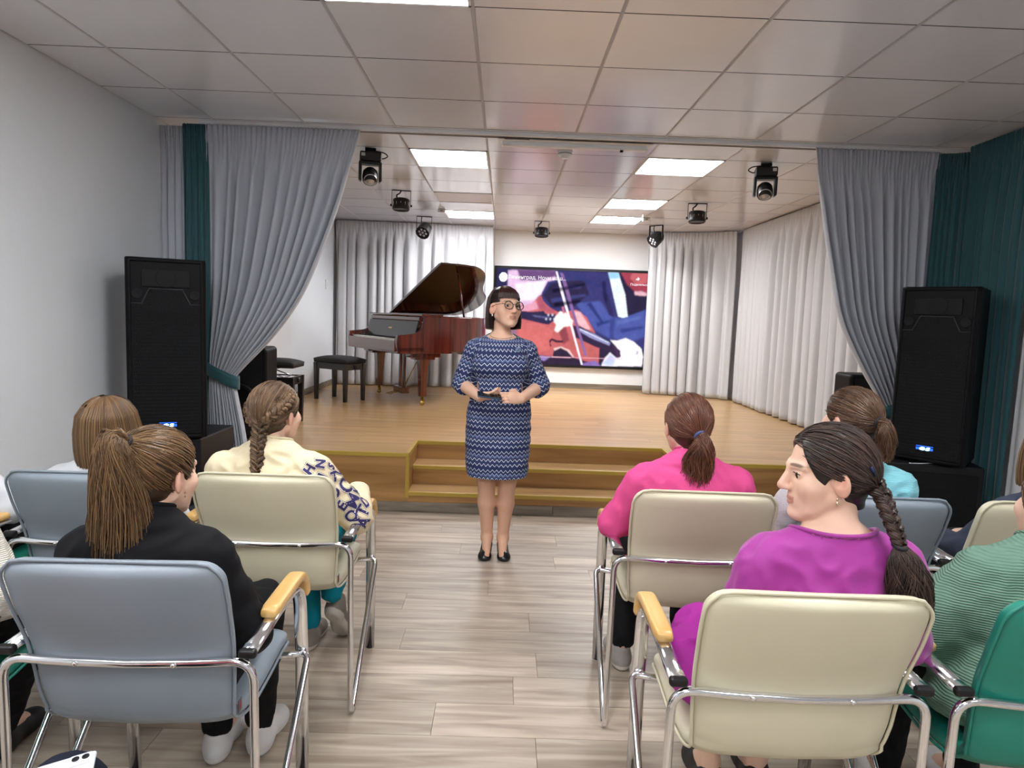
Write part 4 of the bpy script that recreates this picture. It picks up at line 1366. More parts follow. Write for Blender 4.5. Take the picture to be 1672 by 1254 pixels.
# ---------------------------------------------------------------- stage lights and detectors
M_lens = material('light_lens', (0.55, 0.56, 0.6), 0.08, metal=0.6)
M_alu = material('aluminium', (0.55, 0.55, 0.56), 0.3, metal=1.0)
M_stick = material('sticker_grey', lin(190, 190, 192), 0.6)


def moving_head(loc, rz, label, mirror=1):
    t = empty('moving_head_light', loc, rz)
    MB().box((0, 0, -0.02), (0.10, 0.04, 0.04)).lathe([(0.012, -0.05), (0.012, 0)], (0, 0, 0), (0, 0, 1), 10).build('clamp', M_blackm, t, 0.003)
    MB().box((0, 0, -0.085), (0.20, 0.17, 0.085)).build('base', M_black, t, 0.014, 3)
    MB().box((0.07 * mirror, -0.0865, -0.075), (0.035, 0.002, 0.028)).build('sticker', M_stick, t)
    yk = MB().box((0, 0, -0.14), (0.20, 0.10, 0.03))
    for s in (-1, 1):
        V = [(s * 0.078, -0.05, -0.13), (s * 0.108, -0.05, -0.13), (s * 0.108, 0.05, -0.13), (s * 0.078, 0.05, -0.13), (s * 0.082, -0.04, -0.315), (s * 0.108, -0.04, -0.30), (s * 0.108, 0.04, -0.30), (s * 0.082, 0.04, -0.315)]
        yk.add(V, [(0, 1, 2, 3), (4, 7, 6, 5), (0, 4, 5, 1), (1, 5, 6, 2), (2, 6, 7, 3), (3, 7, 4, 0)])
    yk.build('yoke', M_black, t, 0.008, 3)
    hd = MB().lathe([(0, 0.085), (0.045, 0.078), (0.068, 0.05), (0.075, 0.0), (0.073, -0.04), (0.064, -0.06), (0.05, -0.068), (0.05, -0.058)], (0, 0, 0), (0, 0.45, 0.9), 24).build('head', M_black, t)
    hd.location = (0, -0.01, -0.262)
    ring = MB().lathe([(0.052, -0.060), (0.058, -0.066), (0.063, -0.058)], (0, 0, 0), (0, 0.75, 0.66), 24).build('lens_ring', M_alu, hd)
    MB().lathe([(0.048, -0.056), (0.03, -0.066), (0, -0.070)], (0, 0, 0), (0, 0.75, 0.66), 24).build('lens', M_lens, hd)
    MB().tube(catmull([(-0.02 * mirror, 0, -0.02), (-0.12 * mirror, 0.0, -0.03), (-0.16 * mirror, 0, -0.06), (-0.12 * mirror, 0, -0.085), (-0.09 * mirror, 0, -0.08)], 5), 0.006, 6).build('cable', M_blackm, t)
    t.scale = (0.8, 0.8, 0.8)
    return tag(t, label, 'stage light', 'moving head lights')


def flat_par(loc, rz, label):
    t = empty('flat_par_light', loc, rz)
    yk = MB().box((0, 0, -0.004), (0.19, 0.022, 0.004))
    for s in (-1, 1): yk.box((s * 0.094, 0, -0.085), (0.004, 0.022, 0.165))
    yk.build('yoke', M_blackm, t)
    MB().lathe([(0.0, 0.0), (0.07, 0.0), (0.084, -0.008), (0.085, -0.075), (0.088, -0.085), (0.088, -0.105), (0.08, -0.112), (0.078, -0.106), (0, -0.106)], (0, 0, -0.085), (0, 0.08, 1), 28).build('housing', M_black, t)
    rim_ = MB()
    for k in range(12):
        a = 2 * PI * k / 12
        rim_.box((0.0868 * math.cos(a), 0.0868 * math.sin(a), -0.145), (0.004, 0.004, 0.05))
    rim_.build('cooling_fins', M_alu, t)['kind'] = 'stuff'
    for s in (-1, 1):
        MB().lathe([(0.010, 0), (0.012, 0.014), (0.008, 0.018)], (s * 0.092, 0, -0.15), (s, 0, 0), 10).build('knob', M_blackm, t)
    MB().tube(catmull([(0.0, 0, 0.0), (-0.02, 0.01, -0.03), (-0.045, 0.0, -0.05), (-0.04, 0, -0.09)], 4), 0.007, 6).build('cable', M_blackm, t)
    return tag(t, label, 'stage light', 'flat stage lights')


def par_can(loc, rz, label):
    t = empty('led_par_can', loc, rz)
    yk = MB().box((0, 0, -0.006), (0.19, 0.03, 0.006))
    for s in (-1, 1): yk.box((s * 0.094, 0, -0.08), (0.006, 0.03, 0.155))
    yk.build('yoke', M_blackm, t)
    ax = (0.30, 0.70, 0.64)
    can = MB().lathe([(0, 0.11), (0.05, 0.105), (0.075, 0.07), (0.085, 0.0), (0.088, -0.05), (0.092, -0.065), (0.085, -0.065), (0.082, -0.055), (0.0, -0.055)], (0, 0, -0.175), ax, 12, smooth=False).build('can', M_black, t)
    q = Vector((0, 0, 1)).rotation_difference(Vector(ax).normalized()).to_matrix()
    for k in range(7):
        a = 2 * PI * k / 6; r = 0.045 if k < 6 else 0
        p = q @ Vector((r * math.cos(a), r * math.sin(a), -0.056)) + Vector((0, 0, -0.175))
        MB().lathe([(0.016, 0.002), (0.016, -0.004), (0.009, -0.008), (0, -0.009)], p, ax, 12).build('lamp_lens', M_lens, can)
    MB().tube(catmull([(-0.03, 0, -0.005), (-0.035, 0, -0.05), (-0.03, 0.03, -0.10)], 4), 0.006, 6).build('cable', M_blackm, t)
    return tag(t, label, 'stage light', 'round LED stage lights')


moving_head((-1.06, 5.32, CEIL), 0.25, 'black moving-head stage light hanging beside the left drape', -1)
moving_head((1.95, 5.32, CEIL), -0.25, 'black moving-head stage light hanging near the right drape', 1)
flat_par((-1.09, 7.06, CEIL), 0.1, 'flat black stage light hanging on the left of the stage ceiling')
flat_par((0.43, 8.9, CEIL), 0.0, 'flat black stage light hanging above the screen')
flat_par((1.945, 7.17, CEIL), -0.1, 'flat black stage light hanging on the right of the stage ceiling')
par_can((-1.07, 8.85, CEIL), 0.1, 'round LED stage light aimed down in front of the left back curtain')
par_can((1.90, 8.9, CEIL), -0.75, 'round LED stage light aimed down at the right of the screen')


def detector(loc, label, box=False):
    t = empty('smoke_detector', loc)
    if box:
        MB().box((0, 0, -0.02), (0.09, 0.07, 0.04)).build('base', M_white, t, 0.01)
        MB().box((0, -0.036, -0.02), (0.03, 0.003, 0.01)).build('vent', M_grid, t)
    else:
        MB().lathe([(0.055, 0), (0.055, -0.012), (0.05, -0.016), (0.05, -0.03), (0.042, -0.038), (0.03, -0.04), (0.03, -0.052), (0, -0.054)], (0, 0, 0), (0, 0, 1), 24).build('body', M_white, t)
        MB().lathe([(0.045, -0.028), (0.051, -0.024), (0.051, -0.020), (0.045, -0.016)], (0, 0, 0), (0, 0, 1), 24).build('vent', M_grid, t)
    return tag(t, label, 'detector', 'ceiling detectors')


detector((0.40, 5.17, CEIL), 'round white smoke detector on the ceiling near the rail')
detector((-0.79, 8.22, CEIL), 'small beige detector box on the ceiling by the left back curtain', True)
detector((1.645, 8.30, CEIL), 'small beige detector box on the ceiling on the right of the stage', True)
# ---------------------------------------------------------------- people
M_skin = material('skin', lin(214, 164, 138), 0.5, attr='col', sub=0.12, spec=0.35)
M_cloth = material('cloth', (0.5, 0.5, 0.5), 0.85, attr='col', spec=0.25, bump=('noise', (350, 350, 350), 0.25, 0.001))
M_satin = material('blouse_cloth', (0.5, 0.5, 0.5), 0.65, attr='col', sheen=0.2, noise=((9, 9, 9), 0.04))
M_knit = material('knit', (0.5, 0.5, 0.5), 0.9, attr='col', bump=('wave_z', (52, 52, 52), 0.55, 0.004))
M_knit2 = material('fine_knit', (0.5, 0.5, 0.5), 0.9, attr='col', bump=('wave_z', (70, 70, 70), 0.6, 0.003))
M_hair = material('hair', (0.1, 0.06, 0.03), 0.38, attr='col', spec=0.45)
M_shoe = material('shoe', (0.5, 0.5, 0.5), 0.6, attr='col')
M_leather = material('black_leather', (0.006, 0.006, 0.007), 0.25)
M_eye = material('eye', (0.7, 0.7, 0.7), 0.15, attr='col')
M_gold2 = material('jewellery', (0.7, 0.55, 0.35), 0.2, metal=1.0)
M_tie = material('hair_tie', lin(24, 22, 30), 0.7)

SKIN = np.array(lin(230, 190, 166)); LIP = np.array(lin(176, 92, 84)); BROW = np.array(lin(70, 46, 36)); RED = np.array(lin(206, 130, 110))
HC = np.array([0, -0.012, 0.025]); HR = np.array([0.0795, 0.100, 0.092])


def unit(v):
    v = np.asarray(v, float)
    return v / (np.linalg.norm(v, axis=-1, keepdims=True) + 1e-12)



def scalp(d, off=0.0):
    d = unit(d)
    t = 1 / np.sqrt(((d / HR) ** 2).sum(-1, keepdims=True))
    return HC + d * (t + off)


class Head:
    def __init__(self, c, yaw=0, pitch=0, roll=0, s=1.0):
        self.c = np.array(c, float); self.s = s
        self.R = rotz(yaw) @ rotx(pitch) @ roty(roll)

    def __call__(self, p):
        return np.asarray(p, float) @ (self.R.T * self.s) + self.c

    def inv(self, p):
        return ((np.asarray(p) - self.c) / self.s) @ self.R


def add_head(F, H, neck, detail=True):
    """skull, face, ears and neck added to a body field"""
    s = H.s
    E = lambda c, r, k=0.012, op='add', rot=None: F.ell(H(c), np.array(r) * s, H.R if rot is None else H.R @ rot, k * s, op)
    K = lambda a, b, ra, rb, k=0.012, op='add': F.cone(H(a), H(b), ra * s, rb * s, k * s, op)
    F.cone(neck, H((0, -0.028, -0.05)), 0.050 * s, 0.046 * s, 0.012)
    E((0, -0.012, 0.028), (0.074, 0.094, 0.086), 0.015)
    E((0, 0.024, -0.028), (0.058, 0.062, 0.078), 0.025)
    K((0.047, 0.002, -0.050), (0.012, 0.066, -0.100), 0.022, 0.017, 0.016)
    K((-0.047, 0.002, -0.050), (-0.012, 0.066, -0.100), 0.022, 0.017, 0.016)
    E((0, 0.076, -0.099), (0.018, 0.016, 0.015), 0.014)
    for sx in (-1, 1):
        E((sx * 0.040, 0.058, -0.026), (0.027, 0.022, 0.026), 0.02)
        K((sx * 0.043, 0.042, -0.030), (sx * 0.028, 0.050, -0.080), 0.024, 0.020, 0.02)
        E((sx * 0.079, -0.006, -0.012), (0.009, 0.020, 0.033), 0.006, rot=rotz(sx * 0.5) @ rotx(-0.15))
        if detail:
            E((sx * 0.0895, -0.001, -0.004), (0.009, 0.012, 0.020), 0.002, 'sub', rotz(sx * 0.5))
            E((sx * 0.086, 0.004, -0.012), (0.008, 0.007, 0.010), 0.002, 'sub', rotz(sx * 0.5))
    if detail:
        for sx in (-1, 1):
            K((sx * 0.012, 0.084, 0.020), (sx * 0.048, 0.068, 0.022), 0.010, 0.009, 0.012)
            E((sx * 0.031, 0.092, 0.001), (0.018, 0.016, 0.011), 0.012, 'sub')
            E((sx * 0.031, 0.0715, 0.001), (0.0155, 0.0125, 0.012), 0.003)
            K((sx * 0.018, 0.0815, 0.0065), (sx * 0.044, 0.075, 0.0055), 0.0045, 0.004, 0.004)
        K((0, 0.082, 0.016), (0, 0.107, -0.030), 0.0085, 0.0115, 0.012)
        for sx in (-1, 1):
            E((sx * 0.011, 0.096, -0.034), (0.0075, 0.011, 0.0075), 0.006)
        E((0, 0.078, -0.064), (0.027, 0.013, 0.021), 0.016)
        for sx in (-1, 1):
            K((sx * 0.021, 0.0815, -0.0635), (0, 0.0905, -0.0605), 0.0030, 0.0046, 0.004)
            K((sx * 0.019, 0.0805, -0.0675), (0, 0.0885, -0.0710), 0.0032, 0.0054, 0.004)
        E((0, 0.093, -0.0657), (0.019, 0.006, 0.0012), 0.002, 'sub')


def face_color(H, skin=SKIN):
    def f(V):
        p = H.inv(V)
        col = np.tile(skin, (len(V), 1))

        def mix(c, w):
            nonlocal col
            w = np.clip(w, 0, 1)[:, None]
            col = col * (1 - w) + np.asarray(c) * w
        g = lambda c, r: np.exp(-(((p - np.array(c)) / np.array(r)) ** 2).sum(1))
        for sx in (-1, 1):
            mix(RED, 0.12 * g((sx * 0.045, 0.065, -0.03), (0.025, 0.03, 0.025)))
            mix(RED, 0.55 * g((sx * 0.086, -0.005, -0.012), (0.014, 0.03, 0.04)))
            mix(BROW, 0.8 * np.clip((g((sx * 0.034, 0.083, 0.0255), (0.022, 0.04, 0.0042)) - 0.25) * 4, 0, 1))
        lip = (np.abs(p[:, 0]) < 0.023) & (p[:, 1] > 0.076) & (p[:, 2] < -0.0545 - 0.12 * np.abs(p[:, 0])) & (p[:, 2] > -0.0785 + 0.30 * np.abs(p[:, 0]))
        mix(LIP, lip * 0.6)
        mix(RED, 0.4 * g((0, 0.108, -0.03), (0.014, 0.02, 0.016)))
        return col
    return f


def add_hand(F, w, d, up, th, curl=0.3, k=0.005, s=1.0, spread=0.0, thumb_curl=0.4, thumb_out=0.65):
    """w wrist, d finger direction, up back of the hand, th thumb side"""
    w = np.array(w, float); d = unit(d); up = unit(np.array(up) - d * (np.array(up) @ d)); th_ = np.cross(up, d)
    th = th_ if th_ @ np.array(th) > 0 else -th_
    R = np.stack([th, d, up], 1)
    F.ell(w + d * 0.045 * s, np.array([0.038, 0.052, 0.016]) * s, R, 0.012)
    F.cone(w + d * 0.02 * s + th * 0.012 * s, w + d * 0.055 * s + th * 0.026 * s, 0.016 * s, 0.012 * s, 0.008)
    for i, (o, L) in enumerate(((0.028, 0.068), (0.010, 0.076), (-0.009, 0.070), (-0.027, 0.054))):
        p = w + d * 0.084 * s + th * o * s - up * 0.002
        dd = unit(d + th * (o * spread * 20)); u = up
        r = 0.0088 if i < 3 else 0.0076
        p0 = p - dd * 0.02 * s
        a = curl * (1 + 0.15 * i)
        for seg, fr in enumerate((0.45, 0.32, 0.25)):
            c_, s_ = math.cos(a), math.sin(a)
            dn = dd * c_ - u * s_; u = u * c_ + dd * s_; dd = dn
            q = p + dd * L * fr * s
            F.cone(p0, q, r * s, (r - 0.0008) * s, k if seg else 0.006)
            p0 = p = q; r -= 0.0007
    t0 = w + d * 0.022 * s + th * 0.026 * s
    t1 = t0 + unit(d * 0.75 + th * thumb_out) * 0.036 * s
    t2 = t1 + unit(d * 1.0 + th * (0.25 - thumb_curl) - up * 0.2 * thumb_curl) * 0.030 * s
    F.cone(t0, t1, 0.0125 * s, 0.0105 * s, 0.008); F.cone(t1, t2, 0.0102 * s, 0.0085 * s, k)


def sample(F, p):
    idx = []
    for k in range(3):
        a = F.ax[k]; i = np.clip(np.searchsorted(a, p[..., k]) - 1, 0, len(a) - 2)
        idx.append((i, np.clip((p[..., k] - a[i]) / (a[i + 1] - a[i]), 0, 1)))
    out = 0
    for dx in (0, 1):
        for dy in (0, 1):
            for dz in (0, 1):
                wgt = (idx[0][1] if dx else 1 - idx[0][1]) * (idx[1][1] if dy else 1 - idx[1][1]) * (idx[2][1] if dz else 1 - idx[2][1])
                out = out + wgt * F.f[idx[0][0] + dx, idx[1][0] + dy, idx[2][0] + dz]
    return out


def wrinkle(amp, seed, n=7, lo=0.05, hi=0.11, stretch=(1, 1, 1)):
    rr = np.random.RandomState(seed)
    D = unit(rr.normal(size=(n, 3)) * np.array(stretch)); W = 2 * PI / rr.uniform(lo, hi, n); Ph = rr.uniform(0, 2 * PI, n)

    def fn(f, X, Y, Z):
        acc = 0
        for d, w, p in zip(D, W, Ph):
            acc = acc + np.sin((X * d[0] + Y * d[1] + Z * d[2]) * w + p + 1.3 * np.sin(X * 17 + p) * np.sin(Z * 13 + Y * 9))
        return f + amp * np.abs(acc) / math.sqrt(n) - amp * 0.5
    return fn


# ---------------------------------------------------------------- hair
def hair_zone(p, ear=True, low=-0.085):
    """points of the head frame that carry hair"""
    ok = (0.863 * p[..., 1] - 0.506 * p[..., 2] < 0.026 + 0.020 * np.clip(np.abs(p[..., 0]) / 0.07, 0, 1) ** 2) & (p[..., 2] > low)
    if ear:
        for sx in (-1, 1):
            ok &= ((p - np.array([sx * 0.086, 0.006, -0.022])) ** 2).sum(-1) > 0.034 ** 2
    return ok


def hair_cap(person, H, mat_col, thick=0.004, ear=True, extra=None, low=-0.088, front=0.026):
    s = H.s; r = 0.13
    g = np.arange(-r, r, 0.0042)
    F = Field(g, g, g, 0.03)      # head frame
    F.ell(HC, HR + thick, None, 0)
    F.cone((0, -0.045, -0.05), (0, -0.05, -0.075), 0.052, 0.040, 0.03)
    if extra: extra(F)

    def cut(f, X, Y, Z):
        a = 0.863 * Y - 0.506 * Z - front - 0.004 * np.sin(X * 90) - 0.020 * np.clip(np.abs(X) / 0.07, 0, 1) ** 2
        f = np.maximum(f, a); f = np.maximum(f, low - Z)
        if ear:
            for sx in (-1, 1):
                f = np.maximum(f, 0.030 - np.sqrt((X - sx * 0.086) ** 2 + (Y - 0.004) ** 2 + (Z + 0.024) ** 2))
        return f
    F.apply(cut)
    V, Fa = F.skin()
    me = np_mesh('hair', H(V), Fa, True, np.array(mat_col) * 0.75)
    return link('hair', me, person, M_hair)


def swept_strands(hair, H, tie_dir, c0, c1, n=620, seed=1, ear=True, low=-0.085, off=(0.004, 0.0075), rad=0.0012, part=None):
    """strands drawn over the scalp from the hairline to the tie"""
    rr = np.random.RandomState(seed)
    n = int(n * 1.7)
    D = unit(rr.normal(size=(n * 5, 3)))
    p = scalp(D)
    D = D[hair_zone(p, ear, low)][:n]
    td = unit(tie_dir)
    t = np.linspace(0, 1, 13)[None, :, None]
    om = np.arccos(np.clip(D @ td, -0.999, 0.999))[:, None, None]
    P = (np.sin((1 - t) * om) * D[:, None] + np.sin(t * om) * td) / np.sin(om)
    # start strands a little behind so that every strand reaches the tie as a bundle
    o = rr.uniform(off[0], off[1], len(D))[:, None] + 0.006 * t[..., 0] ** 3 + 0.0016 * np.sin(t[..., 0] * 9 + rr.uniform(0, 6, (len(D), 1)))
    d = unit(P); tt = 1 / np.sqrt(((d / HR) ** 2).sum(-1))
    Q = HC + d * (tt + o)[..., None]
    Q += unit(rr.normal(size=(len(D), 1, 3))) * 0.010 * t ** 6
    keep = hair_zone(Q, ear, low - 0.01).mean(1) > (0.6 if ear else 0.85)
    if ear:
        for sx in (-1, 1): keep &= (((Q - np.array([sx * 0.086, 0.004, -0.026])) ** 2).sum(-1) > 0.0235 ** 2).all(1)
    Q = Q[keep]
    k = len(Q)
    st = strands('hair_strands', H(Q), rr.uniform(0.7, 1.25, k) * rad * H.s, rr.beta(1.6, 2.2, k), M_hair, hair, c0, c1)
    st['kind'] = 'stuff'
    return st


def lock(person, name, path, rad, c0, c1, n=260, seed=3, wave=0.006, core=0.8, sr=0.0013, flat=1.0):
    """hanging tail of hair: dark core with loose strands around it. rad: radii along the path"""
    rr = np.random.RandomState(seed)
    G = catmull(path, 6); m_ = len(G)
    R = np.interp(np.linspace(0, 1, m_), np.linspace(0, 1, len(rad)), rad)
    T = unit(np.gradient(G, axis=0)); A = unit(np.cross(T, [0.2, 1, 0.1])); B = np.cross(T, A)
    an_ = np.linspace(0, 2 * PI, 17)[:-1]
    Rc = np.maximum(R * core, 0.002); Rc[-1] *= 0.5
    CV = G[:, None] + A[:, None] * (np.cos(an_)[None, :, None] * Rc[:, None, None]) + B[:, None] * (np.sin(an_)[None, :, None] * (Rc * flat)[:, None, None])
    CF = [(i * 16 + k, i * 16 + (k + 1) % 16, (i + 1) * 16 + (k + 1) % 16, (i + 1) * 16 + k) for i in range(m_ - 1) for k in range(16)] + [tuple(range(16))[::-1], tuple((m_ - 1) * 16 + k for k in range(16))]
    me = MB().add(CV.reshape(-1, 3), CF, True).mesh(name); set_col(me, np.array(c0) * 0.8)
    o = link(name, me, person, M_hair)
    th = rr.uniform(0, 2 * PI, n); q = np.sqrt(rr.uniform(0.60, 1.08, n))
    ph = rr.uniform(0, 6, (n, 1)); u = np.linspace(0, 1, m_)[None]
    end = rr.uniform(0.82, 1.0, (n, 1))
    uu = u * end
    gi = uu * (m_ - 1); i0 = np.clip(gi.astype(int), 0, m_ - 2); fr = (gi - i0)[..., None]
    g = G[i0] * (1 - fr) + G[i0 + 1] * fr
    rad_ = R[i0] * (1 - fr[..., 0]) + R[i0 + 1] * fr[..., 0]
    tw = th[:, None] + 0.5 * np.sin(ph + u * 3)
    x = (np.cos(tw) * q[:, None] * rad_) + wave * u * np.sin(ph + u * 11)
    y = (np.sin(tw) * q[:, None] * rad_ * flat) + wave * u * np.cos(ph * 1.7 + u * 9)
    P = g + A[i0] * x[..., None] + B[i0] * y[..., None]
    st = strands('hair_strands', P, rr.uniform(0.7, 1.3, n) * sr, rr.beta(1.6, 2.2, n), M_hair, o, c0, c1)
    st['kind'] = 'stuff'
    return o


def plait(person, name, path, width, turns, c0, c1, normals=None, seed=5, per=46, sr=0.0016):
    """three-strand braid along a path"""
    rr = np.random.RandomState(seed)
    G = catmull(path, 12); m_ = len(G)
    T = unit(np.gradient(G, axis=0))
    nn = np.array([0, -1, 0.0]) if normals is None else None
    A = unit(np.cross(T, nn)) if normals is None else unit(np.cross(T, np.array([np.interp(np.linspace(0, 1, m_), np.linspace(0, 1, len(normals)), np.array(normals)[:, i]) for i in range(3)]).T))
    B = np.cross(A, T)
    W = np.interp(np.linspace(0, 1, m_), np.linspace(0, 1, len(width)), width)
    t = np.linspace(0, 1, m_) * turns * 2 * PI
    allP = []; cores = MB()
    for k in range(3):
        a = t + 2 * PI * k / 3
        ctr = G + A * (W * 0.62 * np.cos(a))[:, None] + B * (W * 0.34 * np.sin(2 * a))[:, None]
        cores.tube(ctr, W * 0.40, 8)
        tt = unit(np.gradient(ctr, axis=0)); a1 = unit(np.cross(tt, [0.3, 0.8, 0.5])); b1 = np.cross(tt, a1)
        for j in range(per):
            th = rr.uniform(0, 2 * PI); q = rr.uniform(0.8, 1.05)
            allP.append(ctr + a1 * (math.cos(th) * q * W * 0.44)[:, None] + b1 * (math.sin(th) * q * W * 0.44)[:, None])
    me = cores.mesh(name); set_col(me, np.array(c0) * 0.8)
    o = link(name, me, person, M_hair)
    st = strands('hair_strands', np.array(allP), rr.uniform(0.7, 1.3, len(allP)) * sr, rr.beta(1.6, 2.0, len(allP)), M_hair, o, c0, c1)
    st['kind'] = 'stuff'
    return o


def bob_hair(person, H, c0, c1, zend=-0.125, bangs=False, n=900, seed=9, width=1.0, face_open=0.9, sr=0.0013, tuck=False):
    n = int(n * 1.6)
    """chin-length hair falling all round from the crown; face side left open"""
    rr = np.random.RandomState(seed)
    wid = np.array([0.093 * width, 0.106 * width])

    def radius_at(z):      # horizontal scale of the hair surface at height z (head frame)
        zz = np.array([0.125, 0.12, 0.10, 0.06, 0.0, -0.06, -0.11, -0.15, -0.2]); k = np.array([0.0, 0.33, 0.66, 0.92, 1.03, 1.06, 1.04, 0.96, 0.9])
        return np.interp(-z, -zz, k)
    g = np.arange(-0.17, 0.15, 0.005)
    F = Field(g, g, np.arange(-0.24, 0.15, 0.005), 0.03)
    rows = [(z, 0, -0.016, wid[0] * radius_at(z) * 0.97 + 0.001, wid[1] * radius_at(z) * 0.97 + 0.001) for z in np.r_[zend, np.linspace(zend + 0.02, 0.118, 12)]]
    F.stack(rows, 0)

    def cut(f, X, Y, Z):
        # opening for the face: wedge in front, brow line on top
        a = np.abs(X) - (0.060 + 0.012 * np.clip(-Z / 0.1, 0, 1)); topz = 0.050 if bangs else 0.092 - 0.5 * np.abs(X)
        face = np.maximum(np.maximum(a, 0.012 - Y + 0.2 * np.abs(X)), Z - topz)
        neck = np.maximum(np.sqrt((X / 0.066) ** 2 + ((Y + 0.012) / 0.062) ** 2) - 1, Z + 0.075) * 0.06
        inner = np.maximum(np.sqrt((X / 0.072) ** 2 + ((Y + 0.002) / 0.082) ** 2) - 1, np.maximum(Z - 0.05, -0.02 - Y)) * 0.07
        f = np.maximum(np.maximum(f, -face), np.maximum(-neck, -inner))
        if tuck:      # hair pushed behind the right ear
            t_ = np.maximum(np.maximum(0.03 - X, -0.012 - 0.25 * np.clip(-Z, 0, 0.1) - Y), Z - 0.022)
            f = np.maximum(f, -t_)
        return f
    F.apply(cut)
    V, Fa = F.skin()
    me = np_mesh('hair', H(V), Fa, True, np.array(c0) * 0.8)
    hair = link('hair', me, person, M_hair)
    az = rr.uniform(0, 2 * PI, n); t = np.linspace(0, 1, 20)
    zz = 0.122 - (0.122 - zend) * t ** 1.15
    P = np.zeros((n, 20, 3)); keep = np.ones(n, bool)
    for i in range(n):
        # azimuth measured from the back; fold the face sector away
        fx, fy = math.sin(az[i]), -math.cos(az[i])
        o = rr.uniform(0.985, 1.035); e = rr.uniform(0.9, 1.0)
        z = 0.122 - (0.122 - zend * e) * t ** 1.15
        k = radius_at(z) * o
        drift = 0.12 * np.sin(t * 3 + az[i] * 5)
        c, s_ = np.cos(az[i] + drift * 0.3), np.sin(az[i] + drift * 0.3)
        P[i] = np.stack([s_ * wid[0] * k, -0.016 - c * wid[1] * k, z], 1)
        front = fy > 0.30 and abs(fx) < 0.86
        if front:
            if bangs and abs(fx) < 0.80:
                zc = np.maximum(z, 0)      # stop at the brow
                zb = 0.122 - (0.122 - 0.047 + rr.uniform(-0.006, 0.004)) * t
                k2 = np.interp(-zb, -np.array([0.125, 0.118, 0.10, 0.075, 0.045]), np.array([0, 0.40, 0.70, 0.90, 0.98])) * o
                P[i] = np.stack([fx * wid[0] * k2, -0.016 + fy * wid[1] * k2, zb], 1)
            else:
                keep[i] = False
    if tuck: keep &= ~((P[..., 0] > 0.035) & (P[..., 1] > -0.015) & (P[..., 2] < 0.018)).any(1)
    P = P[keep]; k = len(P)
    st = strands('hair_strands', H(P), rr.uniform(0.7, 1.3, k) * sr * H.s, rr.beta(1.6, 2.2, k), M_hair, hair, c0, c1)
    st['kind'] = 'stuff'
    return hair


def tie_ring(person, c, axis, r, tube=0.006, mat=None, name='hair_tie'):
    q = Vector((0, 0, 1)).rotation_difference(Vector(axis).normalized()).to_matrix()
    pts = [q @ Vector((r * math.cos(a), r * math.sin(a), 0)) + Vector(c) for a in np.linspace(0, 2 * PI, 17)[:-1]]
    return MB().tube([tuple(p) for p in pts], tube, 8, closed=True).build(name, mat or M_tie, person)


def shoe(person, heel, toe, c_up, c_sole, w=0.042, h=0.085, name='sneaker', tilt=0.0):
    """trainer from heel to toe point on the floor"""
    heel = np.array(heel, float); toe = np.array(toe, float); d = toe - heel; L = np.linalg.norm(d); d /= L
    ang = math.atan2(d[1], d[0]) - PI / 2
    g = 0.006
    F = Field(np.arange(-0.08, 0.081, g), np.arange(-0.06, L + 0.07, g), np.arange(-0.03, h + 0.07, g), 0.03)
    F.ell((0, 0.045, 0.030), (w * 0.92, 0.055, 0.045), None, 0.02)
    F.ell((0, L - 0.065, 0.026), (w * 1.08, 0.075, 0.036), None, 0.03)
    F.cone((0, 0.05, 0.05), (0, L * 0.5, 0.045), w * 0.85, w * 0.85, 0.03)
    F.cone((0, 0.045, 0.05), (0, 0.035, h), w * 0.85, w * 0.82, 0.02)
    F.ell((0, 0.035, h + 0.045), (w * 0.62, 0.036, 0.05), None, 0.008, 'sub')
    F.apply(lambda f, X, Y, Z: np.maximum(f, -Z))

    def col(V):
        s = (V[:, 2] < 0.024)[:, None]
        return np.where(s, np.array(c_sole), np.array(c_up))
    o = F.build(name, M_shoe, person, col)
    o.location = heel; o.rotation_euler = (tilt, 0, ang)
    return o


